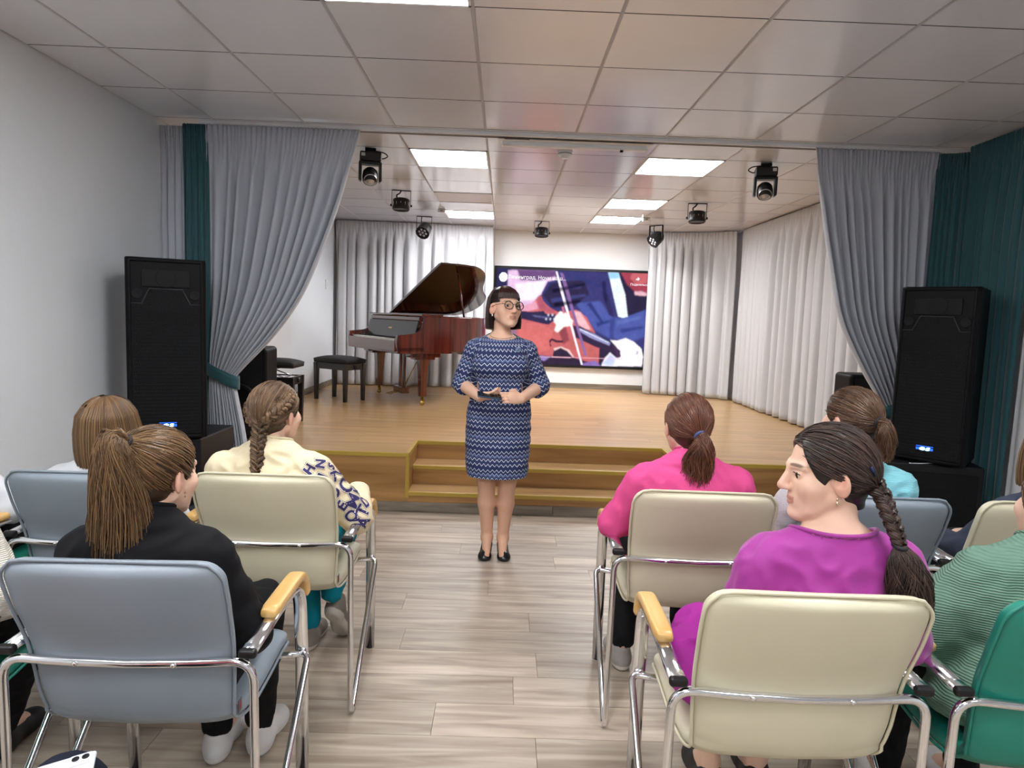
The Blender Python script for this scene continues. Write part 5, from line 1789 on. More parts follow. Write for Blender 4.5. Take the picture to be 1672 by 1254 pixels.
# ---------------------------------------------------------------- one seated person
def seated(loc, rz, label, head, sh_z=0.90, w=1.0, top=(0.2, 0.2, 0.2), pants=(0.02, 0.02, 0.025), top_mat=None, hx=0.0, lean=0.0,
           elbows=None, wrists=None, knees=None, ankles=None, shoes=None, skin=SKIN, detail=0.006, neck_r=0.085, neck_dz=0.03, top_d=0.013, wr=0.006, seed=1,
           sleeve_end=0.95, top_fn=None, neck_back=0.0, pants_d=0.012, top_name='sweater', col_fn=None, hand_curl=0.5, fold=True, bust=0.0, leg_fn=None, low_name='trousers', heel_up=(0, 0), collar=0.0055, leg_end=0.97):
    P = empty('person', (loc[0], loc[1], 0), rz)
    H = head
    cy0 = 0.165
    nb = H((0, -0.028, -0.05))
    nk = np.array([nb[0] * 0.85 + hx * 0.15, nb[1] - 0.02, sh_z + 0.045])
    cyt = nk[1] - 0.005
    cx = lambda z: hx + (nk[0] - hx) * np.clip((z - 0.5) / (sh_z - 0.5), 0, 1)
    cyf = lambda z: cy0 + (cyt - cy0) * np.clip((z - 0.5) / (sh_z - 0.5), 0, 1)
    zs = [0.475, 0.53, 0.60, 0.68, sh_z - 0.13, sh_z - 0.06, sh_z, sh_z + 0.035]
    rx = [0.150, 0.175, 0.158, 0.142, 0.155, 0.152, 0.112, 0.062]; ry = [0.10, 0.125, 0.112, 0.103, 0.112, 0.100, 0.074, 0.056]
    rows = [(z, cx(z), cyf(z), a * w, b * w) for z, a, b in zip(zs, rx, ry)]
    shl = [np.array([cx(sh_z) + s * 0.158 * w, cyf(sh_z) - 0.005, sh_z - 0.035]) for s in (-1, 1)]
    elb = elbows or [(cx(0.7) - 0.235 * w, cyf(0.7) + 0.02, sh_z - 0.255), (cx(0.7) + 0.235 * w, cyf(0.7) + 0.02, sh_z - 0.255)]
    wri = wrists or [(-0.10, 0.40, 0.635), (0.10, 0.40, 0.635)]
    kn = knees or [(-0.115, 0.54, 0.535), (0.115, 0.54, 0.535)]
    an = ankles or [(-0.115, 0.56, 0.095), (0.115, 0.56, 0.095)]
    hip = [(hx - 0.085, cy0 + 0.02, 0.560), (hx + 0.085, cy0 + 0.02, 0.560)]
    if shoes is None: shoes = ((0.7, 0.7, 0.7), (0.75, 0.75, 0.74))
    lo = np.min([*elb, *wri, *kn, *an, shl[0], H.c - 0.1], 0) - 0.14; hi = np.max([*elb, *wri, *kn, *an, shl[1], H.c + 0.1], 0) + 0.15

    def torso(F):
        F.stack(rows, 0.03)
        for i in (0, 1):
            F.cone(nk, shl[i], 0.042 * w, 0.040 * w, 0.04)
            if bust: F.ell((cx(0.78) + (-1, 1)[i] * 0.07, cyf(0.78) + 0.10, sh_z - 0.16), (0.06, 0.05, 0.06), None, 0.04)

    def arms(F, end=1.0):
        for i in (0, 1):
            e, wv = np.array(elb[i]), np.array(wri[i])
            F.cone(shl[i], e, 0.052 * w, 0.040 * w, 0.03)
            F.cone(e, e + (wv - e) * end, 0.040 * w, 0.029 * w, 0.02)

    def legs(F, end=1.0):
        for i in (0, 1):
            F.cone(hip[i], kn[i], 0.082 * w, 0.060 * w, 0.03)
            k_, a_ = np.array(kn[i]), np.array(an[i])
            F.cone(k_, k_ + (a_ - k_) * 0.4, 0.058 * w, 0.053 * w, 0.02)
            F.cone(k_ + (a_ - k_) * 0.35, k_ + (a_ - k_) * end, 0.053 * w, 0.037 * w, 0.02)
    hc = H.c
    F = Field(axis_pts(lo[0], hi[0], 0.009, [(hc[0] - 0.12, hc[0] + 0.12)], detail), axis_pts(lo[1], hi[1], 0.009, [(hc[1] - 0.13, hc[1] + 0.13)], detail),
              axis_pts(0.0, hc[2] + 0.16, 0.009, [(hc[2] - 0.15, hc[2] + 0.16)], detail))
    torso(F); arms(F); legs(F)
    for i in (0, 1):
        e, wv = np.array(elb[i]), np.array(wri[i])
        add_hand(F, wv, unit(wv - e) * 0.6 + np.array([(1, -1)[i] * 0.2, 0.6, -0.25]), (0, 0.2, 1), ((1, -1)[i], 0, 0), hand_curl)
        a_ = np.array(an[i]); F.cone(a_, a_ + [0, 0.10, -0.05], 0.034, 0.026, 0.02)
    add_head(F, H, nk, detail < 0.0045)
    body = F.build('body', M_skin, P, face_color(H, np.array(skin)))
    # upper garment
    T = Field(axis_pts(lo[0], hi[0], 0.0085, [(nk[0] - 0.16, nk[0] + 0.16)], 0.005), axis_pts(lo[1], hi[1], 0.0085, [(nk[1] - 0.12, nk[1] + 0.12)], 0.005), axis_pts(0.44, sh_z + 0.13, 0.0085, [(sh_z - 0.05, sh_z + 0.13)], 0.005))
    torso(T); arms(T, sleeve_end)
    if top_fn: top_fn(T, shl, elb, wri, nk)
    T.inflate(top_d)
    nc = nk + np.array([0, 0.03, neck_dz + 0.03])
    if fold:
        base = T.f.copy(); T.apply(wrinkle(wr, seed))

        def fade(f, X, Y, Z):
            d = np.sqrt((X - nc[0]) ** 2 + (Y - nc[1]) ** 2 + (Z - nc[2]) ** 2) - neck_r
            w_ = np.clip((d - 0.01) / 0.06, 0, 1)
            return base + (f - base) * w_
        T.apply(fade)

    pre = T.f.copy()

    def trim(f, X, Y, Z):
        d = np.sqrt((X - nc[0]) ** 2 + ((Y - nc[1]) / 0.95) ** 2 + ((Z - nc[2]) * 0.95) ** 2) - neck_r
        return np.maximum(np.maximum(f, -d), 0.50 - Z)
    T.apply(trim)
    sw = T.build(top_name, top_mat or M_cloth, P, col_fn or np.array(top), 3)
    loop = []
    T.f, keepf = pre, T.f
    for az in np.linspace(0, 2 * PI, 49)[:-1]:
        el = np.linspace(-1.5, 0.6, 90)
        pt = nc + neck_r * np.stack([np.cos(el) * math.cos(az), 0.95 * np.cos(el) * math.sin(az), np.sin(el) / 0.95], 1)
        f_ = sample(T, pt); k_ = int(np.argmax(f_ > 0)); k_ = max(k_, 1)
        a_ = f_[k_ - 1] / (f_[k_ - 1] - f_[k_] - 1e-9)
        loop.append(pt[k_ - 1] + (pt[k_] - pt[k_ - 1]) * np.clip(a_, 0, 1))
    T.f = keepf
    loop = np.array(loop)
    for _ in range(3): loop = (np.roll(loop, 1, 0) + 2 * loop + np.roll(loop, -1, 0)) / 4
    cm = MB().tube(loop, collar, 8, closed=True).mesh('collar'); set_col(cm, np.array(top) * 0.92); link('collar', cm, sw, top_mat or M_cloth)
    L = Field(axis_pts(lo[0], hi[0], 0.010), axis_pts(lo[1], hi[1], 0.010), axis_pts(0.0, 0.70, 0.010))
    L.stack(rows[:4], 0.03); legs(L, leg_end); leg_fn and leg_fn(L); L.inflate(pants_d)
    if fold: L.apply(wrinkle(0.006, seed + 5))
    L.apply(lambda f, X, Y, Z: np.maximum(f, np.where(Y < 0.30, Z - 0.585, Z - 0.66)))
    L.build(low_name, M_cloth, P, np.array(pants))
    for i in (0, 1):
        a_ = np.array(an[i])
        if heel_up[i]:
            shoe(P, (a_[0], a_[1] - 0.03, 0.225 * math.sin(heel_up[i]) + 0.006), (a_[0] + 0.03, a_[1] + 0.21, 0.225 * math.sin(heel_up[i]) + 0.006), *shoes, tilt=-heel_up[i])
            continue
        shoe(P, (a_[0], a_[1] - 0.05, 0.0), (a_[0] * 1.15, a_[1] + 0.19, 0.0), *shoes)
    tag(P, label, 'person')
    return P, H, T, sw, (shl, elb, wri, nk)


def cc(r, g, b): return np.array(lin(r, g, b))
# ---------------------------------------------------------------- girl in black, high ponytail
H = Head((-0.015, 0.165, 1.028), -0.40, -0.05, 0.0, 0.97)
P, H, T, sw, J = seated((-0.84, 1.53), 0.02, 'girl in a black sweater with a long light-brown high ponytail', H, 0.872, 0.93, top=cc(11, 11, 15), pants=cc(10, 10, 13),
                        detail=0.004, neck_r=0.066, neck_dz=0.045, shoes=(cc(205, 205, 205), cc(225, 225, 222)), ankles=[(-0.03, 0.56, 0.10), (0.09, 0.60, 0.10)], knees=[(-0.06, 0.53, 0.53), (0.12, 0.54, 0.53)], seed=11, hx=0.02)
c0, c1 = cc(60, 42, 27), cc(144, 110, 74)
hair = hair_cap(P, H, c0)
td = (-0.02, -0.80, 0.55)
swept_strands(hair, H, td, c0, c1, 800, 2)
tp = H(scalp(np.array(td), 0.010)); bk = tp - H(HC); bk = unit(bk)
lock(P, 'ponytail', [tp - bk * 0.01, tp + bk * 0.030 + [0, 0, 0.004], tp + bk * 0.045 + [0.002, 0, -0.03], tp + bk * 0.030 + [0.0, 0.0, -0.10], tp + bk * 0.015 + [-0.004, 0.005, -0.19], tp + bk * 0.01 + [-0.012, 0.01, -0.31]],
     [0.016, 0.025, 0.040, 0.060, 0.074, 0.086], c0, c1, 1500, 4, 0.006, 0.9, 0.0010, 0.55)
tie_ring(P, tp + bk * 0.004, bk, 0.019, 0.006)
MB().lathe([(0, -0.004), (0.003, 0), (0, 0.004)], H((0.088, 0.004, -0.043)), (0, 0, 1), 8).lathe([(0, -0.004), (0.0022, 0), (0, 0.004)], H((0.088, 0.004, -0.052)), (0, 0, 1), 8).build('earring', M_gold2, P)

# ---------------------------------------------------------------- person with bobbed hair
H = Head((-0.035, 0.18, 0.995), -0.25, 0.1, 0.0, 1.0)
P, H, T, sw, J = seated((-1.385, 2.30), 0.0, 'person with light-brown bobbed hair and a white top in the grey chair', H, 0.83, 0.98, top=cc(215, 216, 220), pants=cc(24, 26, 34), seed=12, hx=-0.04,
                        elbows=[(-0.30, 0.20, 0.63), (0.19, 0.22, 0.61)], wrists=[(-0.10, 0.42, 0.63), (0.06, 0.44, 0.63)])
bob_hair(P, H, cc(66, 47, 30), cc(152, 116, 78), -0.118, False, 950, 8, 1.06)

# ---------------------------------------------------------------- girl with the braid and printed sleeve
H = Head((-0.045, 0.18, 1.062), -0.42, 0.0, 0.0, 0.97)
P, H, T, sw, J = seated((-0.798, 2.35), 0.0, 'girl in a cream sweatshirt with lettered sleeves and a brown plait', H, 0.885, 1.0, top=cc(222, 208, 176), pants=cc(0, 122, 140), seed=13, wr=0.007, top_d=0.020,
                        elbows=[(-0.26, 0.17, 0.66), (0.262, 0.18, 0.672)], wrists=[(-0.10, 0.42, 0.64), (0.215, 0.42, 0.705)], detail=0.005, neck_r=0.078, neck_dz=0.035, top_name='sweatshirt',
                        shoes=(cc(120, 112, 104), cc(196, 190, 180)), ankles=[(0.0, 0.48, 0.11), (0.10, 0.46, 0.25)], knees=[(-0.05, 0.52, 0.53), (0.12, 0.54, 0.53)], heel_up=(0, 0.85))
c0, c1 = cc(70, 52, 38), cc(150, 118, 88)
hair = hair_cap(P, H, c0)
td = (0.15, -0.80, -0.58)
swept_strands(hair, H, td, c0, c1, 800, 5)
dirs = [(0.62, 0.30, 0.52), (0.80, 0.05, 0.42), (0.86, -0.28, 0.20), (0.78, -0.60, -0.05), (0.52, -0.84, -0.35), (0.15, -0.92, -0.62)]
pp = [H(scalp(np.array(d), 0.006)) for d in dirs]
nrm = [unit(p - H(HC)) for p in pp]
plait(P, 'crown_braid', pp, [0.012, 0.018, 0.021, 0.022, 0.022, 0.022], 3.2, c0, c1, nrm, 5)
dirs = [(-0.62, 0.30, 0.52), (-0.80, 0.0, 0.42), (-0.84, -0.35, 0.15), (-0.70, -0.66, -0.15), (-0.35, -0.85, -0.45), (0.0, -0.90, -0.62)]
pp2 = [H(scalp(np.array(d), 0.006)) for d in dirs]
plait(P, 'crown_braid', pp2, [0.012, 0.018, 0.020, 0.020, 0.020, 0.018], 3.2, c0, c1, [unit(p - H(HC)) for p in pp2], 6)
e = pp[-1]
plait(P, 'plait', [e + [0, 0, 0.02], e + [0, -0.014, -0.05], e + [0.004, -0.034, -0.11], e + [0.006, -0.052, -0.18], e + [0.006, -0.060, -0.24]], [0.026, 0.029, 0.027, 0.023, 0.016], 4.2, c0, c1, None, 7)
tie_ring(P, e + [0.006, -0.060, -0.242], (0, 0, 1), 0.012, 0.004)
# printed capitals wrapped over the right sleeve
M_print = material('navy_print', lin(46, 40, 92), 0.8)
M_printo = material('outline_print', lin(60, 56, 70), 0.8)
M_printc = material('cream_print', lin(226, 216, 196), 0.8)
shl, elb, wri, nk = J


def wrap_print(body, size, t, theta, spin, mat, lift=0.0022, name='print_letter', bold=0.0):
    a, b = np.array(shl[1]), np.array(elb[1]); ax = b - a; L = np.linalg.norm(ax); ax /= L
    e1 = unit(np.cross(ax, [0, 1.0, 0])); e1 = e1 if e1[0] > 0 else -e1
    e2 = np.cross(ax, e1); e2 = e2 if e2[1] < 0 else -e2      # e1 outwards, e2 towards the camera
    cu = bpy.data.curves.new('t', 'FONT'); cu.body = body; cu.size = size; cu.align_x = 'CENTER'; cu.align_y = 'CENTER'; cu.resolution_u = 3; cu.offset = bold
    ob = bpy.data.objects.new('t', cu); C.objects.link(ob); dg = bpy.context.evaluated_depsgraph_get(); dg.update()
    me = bpy.data.meshes.new_from_object(ob.evaluated_get(dg)); bpy.data.objects.remove(ob)
    import bmesh
    bm = bmesh.new(); bm.from_mesh(me); bmesh.ops.subdivide_edges(bm, edges=[q for q in bm.edges if q.calc_length() > size * 0.2], cuts=2); bmesh.ops.triangulate(bm, faces=bm.faces); bm.to_mesh(me); bm.free()
    n = len(me.vertices); co = np.zeros(n * 3); me.vertices.foreach_get('co', co); co = co.reshape(-1, 3)
    c, s = math.cos(spin), math.sin(spin)
    u = co[:, 0] * c - co[:, 1] * s; v = co[:, 0] * s + co[:, 1] * c
    th = theta - u / 0.065
    ctr = a + ax * (t * L) - v[:, None] * ax * 1.0
    D = e1 * np.cos(th)[:, None] + e2 * np.sin(th)[:, None]
    rr = np.linspace(0.02, 0.13, 56)
    f = sample(T, ctr[:, None] + D[:, None] * rr[None, :, None])
    k = np.argmax(f > 0, 1); k = np.where(k == 0, 40, k)
    f1 = f[np.arange(n), k]; f0 = f[np.arange(n), k - 1]
    r = rr[k] - (rr[1] - rr[0]) * f1 / (f1 - f0 + 1e-9)
    r = np.clip(r, 0.03, 0.12)
    out = ctr + D * (r + lift)[:, None]
    me.vertices.foreach_set('co', out.astype(np.float32).ravel()); me.update()
    me.materials.clear()
    return link(name, me, sw, mat)


letters = [('J', .034, .06, 1.0, 0.3), ('T', .038, .22, 0.55, -0.5), ('D', .046, .40, 1.20, -0.3), ('C', .062, .46, 0.35, -0.4), ('E', .042, .62, 1.35, 0.2), ('M', .054, .70, 0.70, 0.4),
           ('L', .034, .24, 0.0, 0.6), ('D', .046, .88, 0.10, -0.3), ('T', .050, .93, 0.72, 0.25), ('Q', .046, .85, 1.40, -0.2), ('A', .046, 1.06, 1.15, 0.3), ('K', .036, .66, -0.1, 0.4), ('S', .034, .08, 0.25, 0.3), ('N', .034, -.08, 0.6, 0.5), ('H', .034, -.14, 1.2, .2)]
for ch, sz, t_, th_, sp in letters:
    wrap_print(ch, sz * 1.28, t_, th_, sp, M_printo, 0.0014, 'print_outline', 0.0056)
    wrap_print(ch, sz * 1.28, t_, th_, sp, M_printc, 0.0020, 'print_halo', 0.0045)
    wrap_print(ch, sz * 1.28, t_, th_, sp, M_print, 0.0026, bold=0.0022)

# ---------------------------------------------------------------- girl in pink
H = Head((-0.012, 0.17, 1.075), 0.12, -0.05, 0.0, 0.97)
P, H, T, sw, J = seated((0.69, 2.30), -0.02, 'girl in a bright pink long-sleeved top with a low auburn ponytail', H, 0.905, 1.04, top=cc(214, 78, 138), pants=cc(16, 16, 20), seed=14, top_d=0.012, wr=0.005,
                        elbows=[(-0.268, 0.16, 0.70), (0.245, 0.17, 0.66)], wrists=[(-0.10, 0.40, 0.635), (0.10, 0.42, 0.635)], detail=0.005, neck_r=0.062, neck_dz=0.05, top_name='pink_top',
                        shoes=(cc(150, 146, 142), cc(220, 214, 206)), ankles=[(-0.16, 0.44, 0.11), (0.11, 0.54, 0.11)], knees=[(-0.13, 0.52, 0.53), (0.12, 0.54, 0.53)])
c0, c1 = cc(70, 38, 26), cc(140, 88, 62)
hair = hair_cap(P, H, c0, ear=False)
td = (0.06, -0.88, -0.46)
swept_strands(hair, H, td, c0, c1, 850, 15, ear=False)
tp = H(scalp(np.array(td), 0.012)); bk = unit(tp - H(HC))
lock(P, 'ponytail', [tp - bk * 0.012, tp + bk * 0.02, tp + bk * 0.028 + [-0.002, 0, -0.03], tp + bk * 0.02 + [-0.008, 0, -0.09], tp + bk * 0.012 + [-0.016, 0, -0.17]],
     [0.016, 0.022, 0.036, 0.046, 0.044], c0, c1, 620, 16, 0.014, 0.78, 0.0011, 0.7)
tie_ring(P, tp + bk * 0.006, bk, 0.019, 0.006, material('hair_tie_blue', lin(70, 84, 130), 0.6))

# ---------------------------------------------------------------- woman in magenta, seen in profile
H = Head((0.108, 0.17, 1.098), 1.50, -0.06, 0.0, 0.99)


def puff(T, shl, elb, wri, nk):
    for i in (0, 1):
        e = np.array(elb[i]); s = np.array(shl[i])
        T.ell(s + (e - s) * 0.22 + [(-1, 1)[i] * 0.012, 0, 0.0], (0.052, 0.056, 0.075), None, 0.03)
        T.cone(s + (e - s) * 0.3, e, 0.053, 0.050, 0.03); T.cone(e, e + (np.array(wri[i]) - e) * 0.9, 0.050, 0.042, 0.03)


P, H, T, sw, J = seated((0.685, 1.46), -0.02, 'woman in a magenta blouse looking left, her dark hair in a side braid', H, 0.925, 0.88, top=cc(158, 42, 142), pants=cc(158, 42, 142), seed=17, wr=0.006, top_mat=M_satin, top_fn=puff,
                        elbows=[(-0.085, 0.17, 0.69), (0.315, 0.16, 0.69)], wrists=[(-0.03, 0.42, 0.635), (0.12, 0.42, 0.635)], detail=0.0032, neck_r=0.125, neck_dz=0.035, hx=0.06, top_name='blouse', pants_d=0.02,
                        knees=[(-0.07, 0.50, 0.53), (0.12, 0.52, 0.53)], ankles=[(-0.02, 0.52, 0.1), (0.13, 0.54, 0.1)], shoes=(cc(30, 28, 30), cc(30, 28, 30)), low_name='skirt', leg_end=0.45,
                        leg_fn=lambda L: (L.ell((-0.135, 0.28, 0.535), (0.085, 0.16, 0.05), None, 0.04), L.cone((-0.07, 0.5, 0.5), (-0.03, 0.5, 0.36), 0.08, 0.085, 0.03), L.cone((0.12, 0.5, 0.5), (0.10, 0.5, 0.36), 0.08, 0.085, 0.03)))
c0, c1 = cc(32, 24, 22), cc(92, 70, 60)
hair = hair_cap(P, H, c0, front=0.022)
td = (-0.28, -0.86, -0.50)
swept_strands(hair, H, td, c0, c1, 1000, 18, rad=0.0014)
tp = H(scalp(np.array(td), 0.010)); bk = unit(tp - H(HC))
q = tp + bk * 0.012
plait(P, 'plait', [tp - bk * 0.01 + [0, 0, 0.012], q + [0.002, -0.02, -0.02], q + [0.004, -0.045, -0.05], q + [0.014, -0.062, -0.085], q + [0.022, -0.07, -0.115]], [0.024, 0.021, 0.019, 0.018, 0.014], 2.6, c0, c1, None, 19)
e = q + np.array([0.022, -0.07, -0.118])
tie_ring(P, e, (0.15, -0.2, 1), 0.014, 0.005)
lock(P, 'braid_tail', [e, e + [0.008, -0.004, -0.03], e + [0.022, -0.006, -0.08], e + [0.032, -0.004, -0.14], e + [0.034, 0.0, -0.19]], [0.013, 0.032, 0.046, 0.046, 0.034], c0, c1, 700, 20, 0.008, 0.82, 0.0011, 0.7)
cl = H(scalp(np.array([(-0.62, -0.66, -0.16), (-0.66, -0.60, -0.06), (-0.69, -0.52, 0.04)]), 0.013))
MB().tube(cl, 0.0032, 8).build('hair_clip', material('blue_clip', lin(52, 66, 110), 0.2, metal=0.6), P)
# eye on the visible side, lashes, earring
for sx in (-1, 1):
    p = H((sx * 0.031, 0.0735, 0.001)); me = MB().lathe([(0, -0.0118), (0.008, -0.0085), (0.0118, 0), (0.008, 0.0085), (0, 0.0118)], p, H.R @ np.array([0, 1, 0]), 16).mesh('eye')
    co = np.array([v.co for v in me.vertices]); d = H.inv(co) - np.array((sx * 0.031, 0.0735, 0.001))
    set_col(me, np.where((d[:, 1] > 0.0075)[:, None], cc(52, 40, 34), cc(230, 226, 222))); link('eye', me, P, M_eye)
    MB().tube(H([(sx * 0.019, 0.0855, 0.0065), (sx * 0.030, 0.0885, 0.0085), (sx * 0.041, 0.0835, 0.0065), (sx * 0.046, 0.079, 0.004)]), 0.0011, 6).build('eyelashes', M_tie, P)
MB().lathe([(0, -0.004), (0.0032, 0), (0, 0.004)], H((-0.086, 0.006, -0.046)), (0, 0, 1), 8).lathe([(0, -0.006), (0.0036, 0), (0, 0.006)], H((-0.086, 0.006, -0.057)), (0, 0, 1), 8).build('earring', M_gold2, P)

# ---------------------------------------------------------------- girl in the light-blue knit
H = Head((0.01, 0.18, 1.118), 0.45, 0.05, 0.0, 0.98)
shf = lambda V: np.where((V[:, 0] < -0.10)[:, None], cc(214, 212, 216), cc(140, 208, 222))
P, H, T, sw, J = seated((1.275, 2.30), 0.0, 'girl in a light-blue and white knitted sweater with a brown ponytail', H, 0.91, 0.98, top=cc(140, 208, 222), pants=cc(30, 34, 44), seed=23, top_mat=M_knit2, top_d=0.018,
                        elbows=[(-0.24, 0.22, 0.70), (0.24, 0.18, 0.66)], wrists=[(-0.16, 0.40, 0.64), (0.10, 0.42, 0.635)], detail=0.005, col_fn=shf)
c0, c1 = cc(56, 36, 26), cc(126, 92, 66)
hair = hair_cap(P, H, c0)
td = (-0.10, -0.96, -0.12)
swept_strands(hair, H, td, c0, c1, 750, 24)
tp = H(scalp(np.array(td), 0.012)); bk = unit(tp - H(HC))
lock(P, 'ponytail', [tp - bk * 0.012, tp + bk * 0.022, tp + bk * 0.035 + [0, 0, -0.03], tp + bk * 0.030 + [0.004, 0, -0.08], tp + bk * 0.024 + [0.006, 0, -0.13]], [0.015, 0.020, 0.030, 0.030, 0.020], c0, c1, 260, 25, 0.008)
tie_ring(P, tp + bk * 0.006, bk, 0.018, 0.006)

# ---------------------------------------------------------------- person in the green chunky sweater at the right edge
H = Head((0.13, 0.30, 1.00), 0.1, 0.15, 0.0, 1.0)
P, H, T, sw, J = seated((1.32, 1.44), -0.06, 'person in a chunky sage-green knitted sweater at the right edge', H, 0.845, 1.12, top=cc(98, 130, 113), pants=cc(12, 12, 15), pants_d=0.006, seed=26, top_mat=M_knit, top_d=0.030, wr=0.007,
                        elbows=[(-0.235, 0.26, 0.655), (0.33, 0.26, 0.64)], wrists=[(-0.06, 0.46, 0.63), (0.16, 0.46, 0.63)])
c0, c1 = cc(80, 56, 40), cc(140, 104, 74)
hair = hair_cap(P, H, c0, ear=False)
swept_strands(hair, H, (0, -0.8, -0.6), c0, c1, 300, 27, ear=False)
tp = H(scalp(np.array((0, -0.8, -0.6)), 0.012))
lock(P, 'ponytail', [tp, tp + [-0.02, -0.03, -0.03], tp + [-0.06, -0.06, -0.07], tp + [-0.11, -0.08, -0.085]], [0.016, 0.024, 0.022, 0.008], c0, c1, 160, 28, 0.008)

# ---------------------------------------------------------------- people cut by the picture edges
H = Head((0.20, 0.20, 1.00), 0.0, 0.0, 0.0, 0.98)
P, H, T, sw, J = seated((1.86, 2.30), 0.0, 'person with light-brown hair at the far right edge of the second row', H, 0.82, 1.0, top=cc(60, 66, 84), pants=cc(24, 24, 30), seed=29, hx=0.1, elbows=[(-0.08, 0.22, 0.62), (0.36, 0.2, 0.62)])
bob_hair(P, H, cc(80, 58, 42), cc(160, 128, 92), -0.125, False, 420, 30, 1.05)

H = Head((0.02, 0.22, 1.10), 0.0, 0.0, 0.0, 1.0)
P, H, T, sw, J = seated((-1.515, 1.50), 0.05, 'person in a cream-white sweater cut by the left edge of the picture', H, 0.90, 1.02, top=cc(222, 218, 206), pants=cc(14, 14, 18), seed=31, top_d=0.022, top_mat=M_knit2,
                        elbows=[(-0.25, 0.2, 0.66), (0.262, 0.18, 0.70)], wrists=[(-0.1, 0.42, 0.64), (0.16, 0.42, 0.655)], shoes=(cc(16, 16, 18), cc(20, 20, 22)), ankles=[(-0.16, 0.56, 0.1), (-0.02, 0.58, 0.1)])
bob_hair(P, H, cc(60, 44, 32), cc(120, 92, 66), -0.125, False, 260, 32, 1.03)

H = Head((-0.06, 0.22, 1.07), 0.0, 0.0, 0.0, 0.95)
P, H, T, sw, J = seated((-2.03, 2.22), 0.0, 'person in white at the far left of the second row, only an arm in view', H, 0.88, 1.0, top=cc(214, 214, 218), pants=cc(18, 20, 26), seed=33, top_d=0.018,
                        elbows=[(-0.24, 0.18, 0.66), (0.262, 0.22, 0.70)], wrists=[(-0.1, 0.42, 0.64), (0.14, 0.46, 0.66)])
bob_hair(P, H, cc(60, 44, 32), cc(120, 92, 66), -0.125, False, 260, 34, 1.03)

H = Head((-0.05, 0.14, 1.12), 0.0, 0.0, 0.0, 1.0)
P, H, T, sw, J = seated((-0.83, 0.57), 0.0, 'seated person in dark navy trousers, only the knees showing at the bottom edge', H, 0.92, 1.0, top=cc(206, 92, 104), pants=cc(18, 22, 38), seed=35,
                        elbows=[(-0.24, 0.18, 0.68), (0.24, 0.18, 0.68)], wrists=[(-0.2, 0.42, 0.65), (-0.02, 0.46, 0.66)], knees=[(-0.135, 0.585, 0.505), (0.045, 0.62, 0.535)], ankles=[(-0.13, 0.60, 0.10), (0.05, 0.64, 0.10)])
bob_hair(P, H, cc(60, 44, 32), cc(120, 92, 66), -0.125, False, 200, 36, 1.03)
ph = empty('smartphone', (-0.785, 1.14, 0.607), 0.35)
ph.rotation_euler = (0.12, 0.05, -1.15)
M_phw = material('phone_white', lin(222, 226, 240), 0.2); M_phk = material('phone_dark', (0.01, 0.01, 0.012), 0.15)
MB().box((0, 0, 0), (0.074, 0.150, 0.009)).build('case', M_phw, ph, 0.004, 3)
cb = MB().box((-0.018, 0.052, 0.0055), (0.03, 0.034, 0.003)).build('camera_bump', M_phw, ph, 0.0015)
for dy in (-0.008, 0.008):
    MB().lathe([(0.0062, 0), (0.0062, 0.002), (0.004, 0.0015), (0, 0.001)], (-0.02, 0.052 + dy, 0.007), (0, 0, 1), 14).build('lens', M_phk, cb)
tag(ph, 'white smartphone lying face down on a knee at the bottom edge', 'phone')
# ---------------------------------------------------------------- the standing woman
P = empty('person', (-0.018, 4.05, 0.0), PI)
H = Head((-0.014, 0.012, 1.500), 0.55, 0.10, -0.03, 1.03)
nk = np.array([-0.002, -0.012, 1.335])
shl = [np.array([-0.158, -0.012, 1.252]), np.array([0.158, -0.012, 1.252])]
elb = [np.array([-0.235, -0.02, 1.035]), np.array([0.225, -0.02, 1.035])]
wri = [np.array([-0.125, 0.195, 0.985]), np.array([0.112, 0.185, 0.985])]
t_rows = [(0.78, 0, 0, 0.16, 0.12), (0.88, 0, -0.005, 0.178, 0.13), (0.98, 0, 0, 0.163, 0.122), (1.08, 0, 0.004, 0.152, 0.118), (1.18, 0, 0.004, 0.160, 0.125), (1.25, 0, -0.004, 0.158, 0.108), (1.305, 0, -0.01, 0.118, 0.082), (1.345, 0, -0.012, 0.064, 0.058)]


def w_arms(F, end=1.0, d=0.0):
    for i in (0, 1):
        F.cone(shl[i] - [0, 0, 0.015], elb[i], 0.044 + d, 0.040 + d, 0.02)
        F.cone(elb[i], elb[i] + (wri[i] - elb[i]) * end, 0.042 + d, (0.042 + (0.028 - 0.042) * end) + d, 0.02)


hcz = H.c
F = Field(axis_pts(-0.33, 0.33, 0.008, [(-0.17, 0.17)], 0.004), axis_pts(-0.2, 0.42, 0.008, [(-0.13, 0.15), (0.16, 0.33)], 0.004), axis_pts(0.0, 1.66, 0.008, [(0.93, 1.06), (1.34, 1.65)], 0.004))
F.stack([(r[0], r[1], r[2], r[3] * 0.88, r[4] * 0.88) for r in t_rows], 0.03)
w_arms(F)
for i in (0, 1):
    F.cone(nk, shl[i] * [0.9, 1, 1] - [0, 0, 0.012], 0.040, 0.032, 0.03)
    s = (-1, 1)[i]
    F.cone((s * 0.085, 0, 0.86), (s * 0.064, 0.008, 0.47), 0.088, 0.054, 0.03)
    F.cone((s * 0.064, 0.012, 0.47), (s * 0.058, -0.012, 0.32), 0.053, 0.051, 0.02)
    F.cone((s * 0.058, -0.012, 0.32), (s * 0.049, -0.022, 0.10), 0.051, 0.032, 0.02)
    F.cone((s * 0.049, -0.022, 0.10), (s * 0.048, 0.11, 0.025), 0.033, 0.022, 0.02)
    F.cone((s * 0.049, -0.022, 0.10), (s * 0.049, -0.035, 0.045), 0.032, 0.028, 0.02)
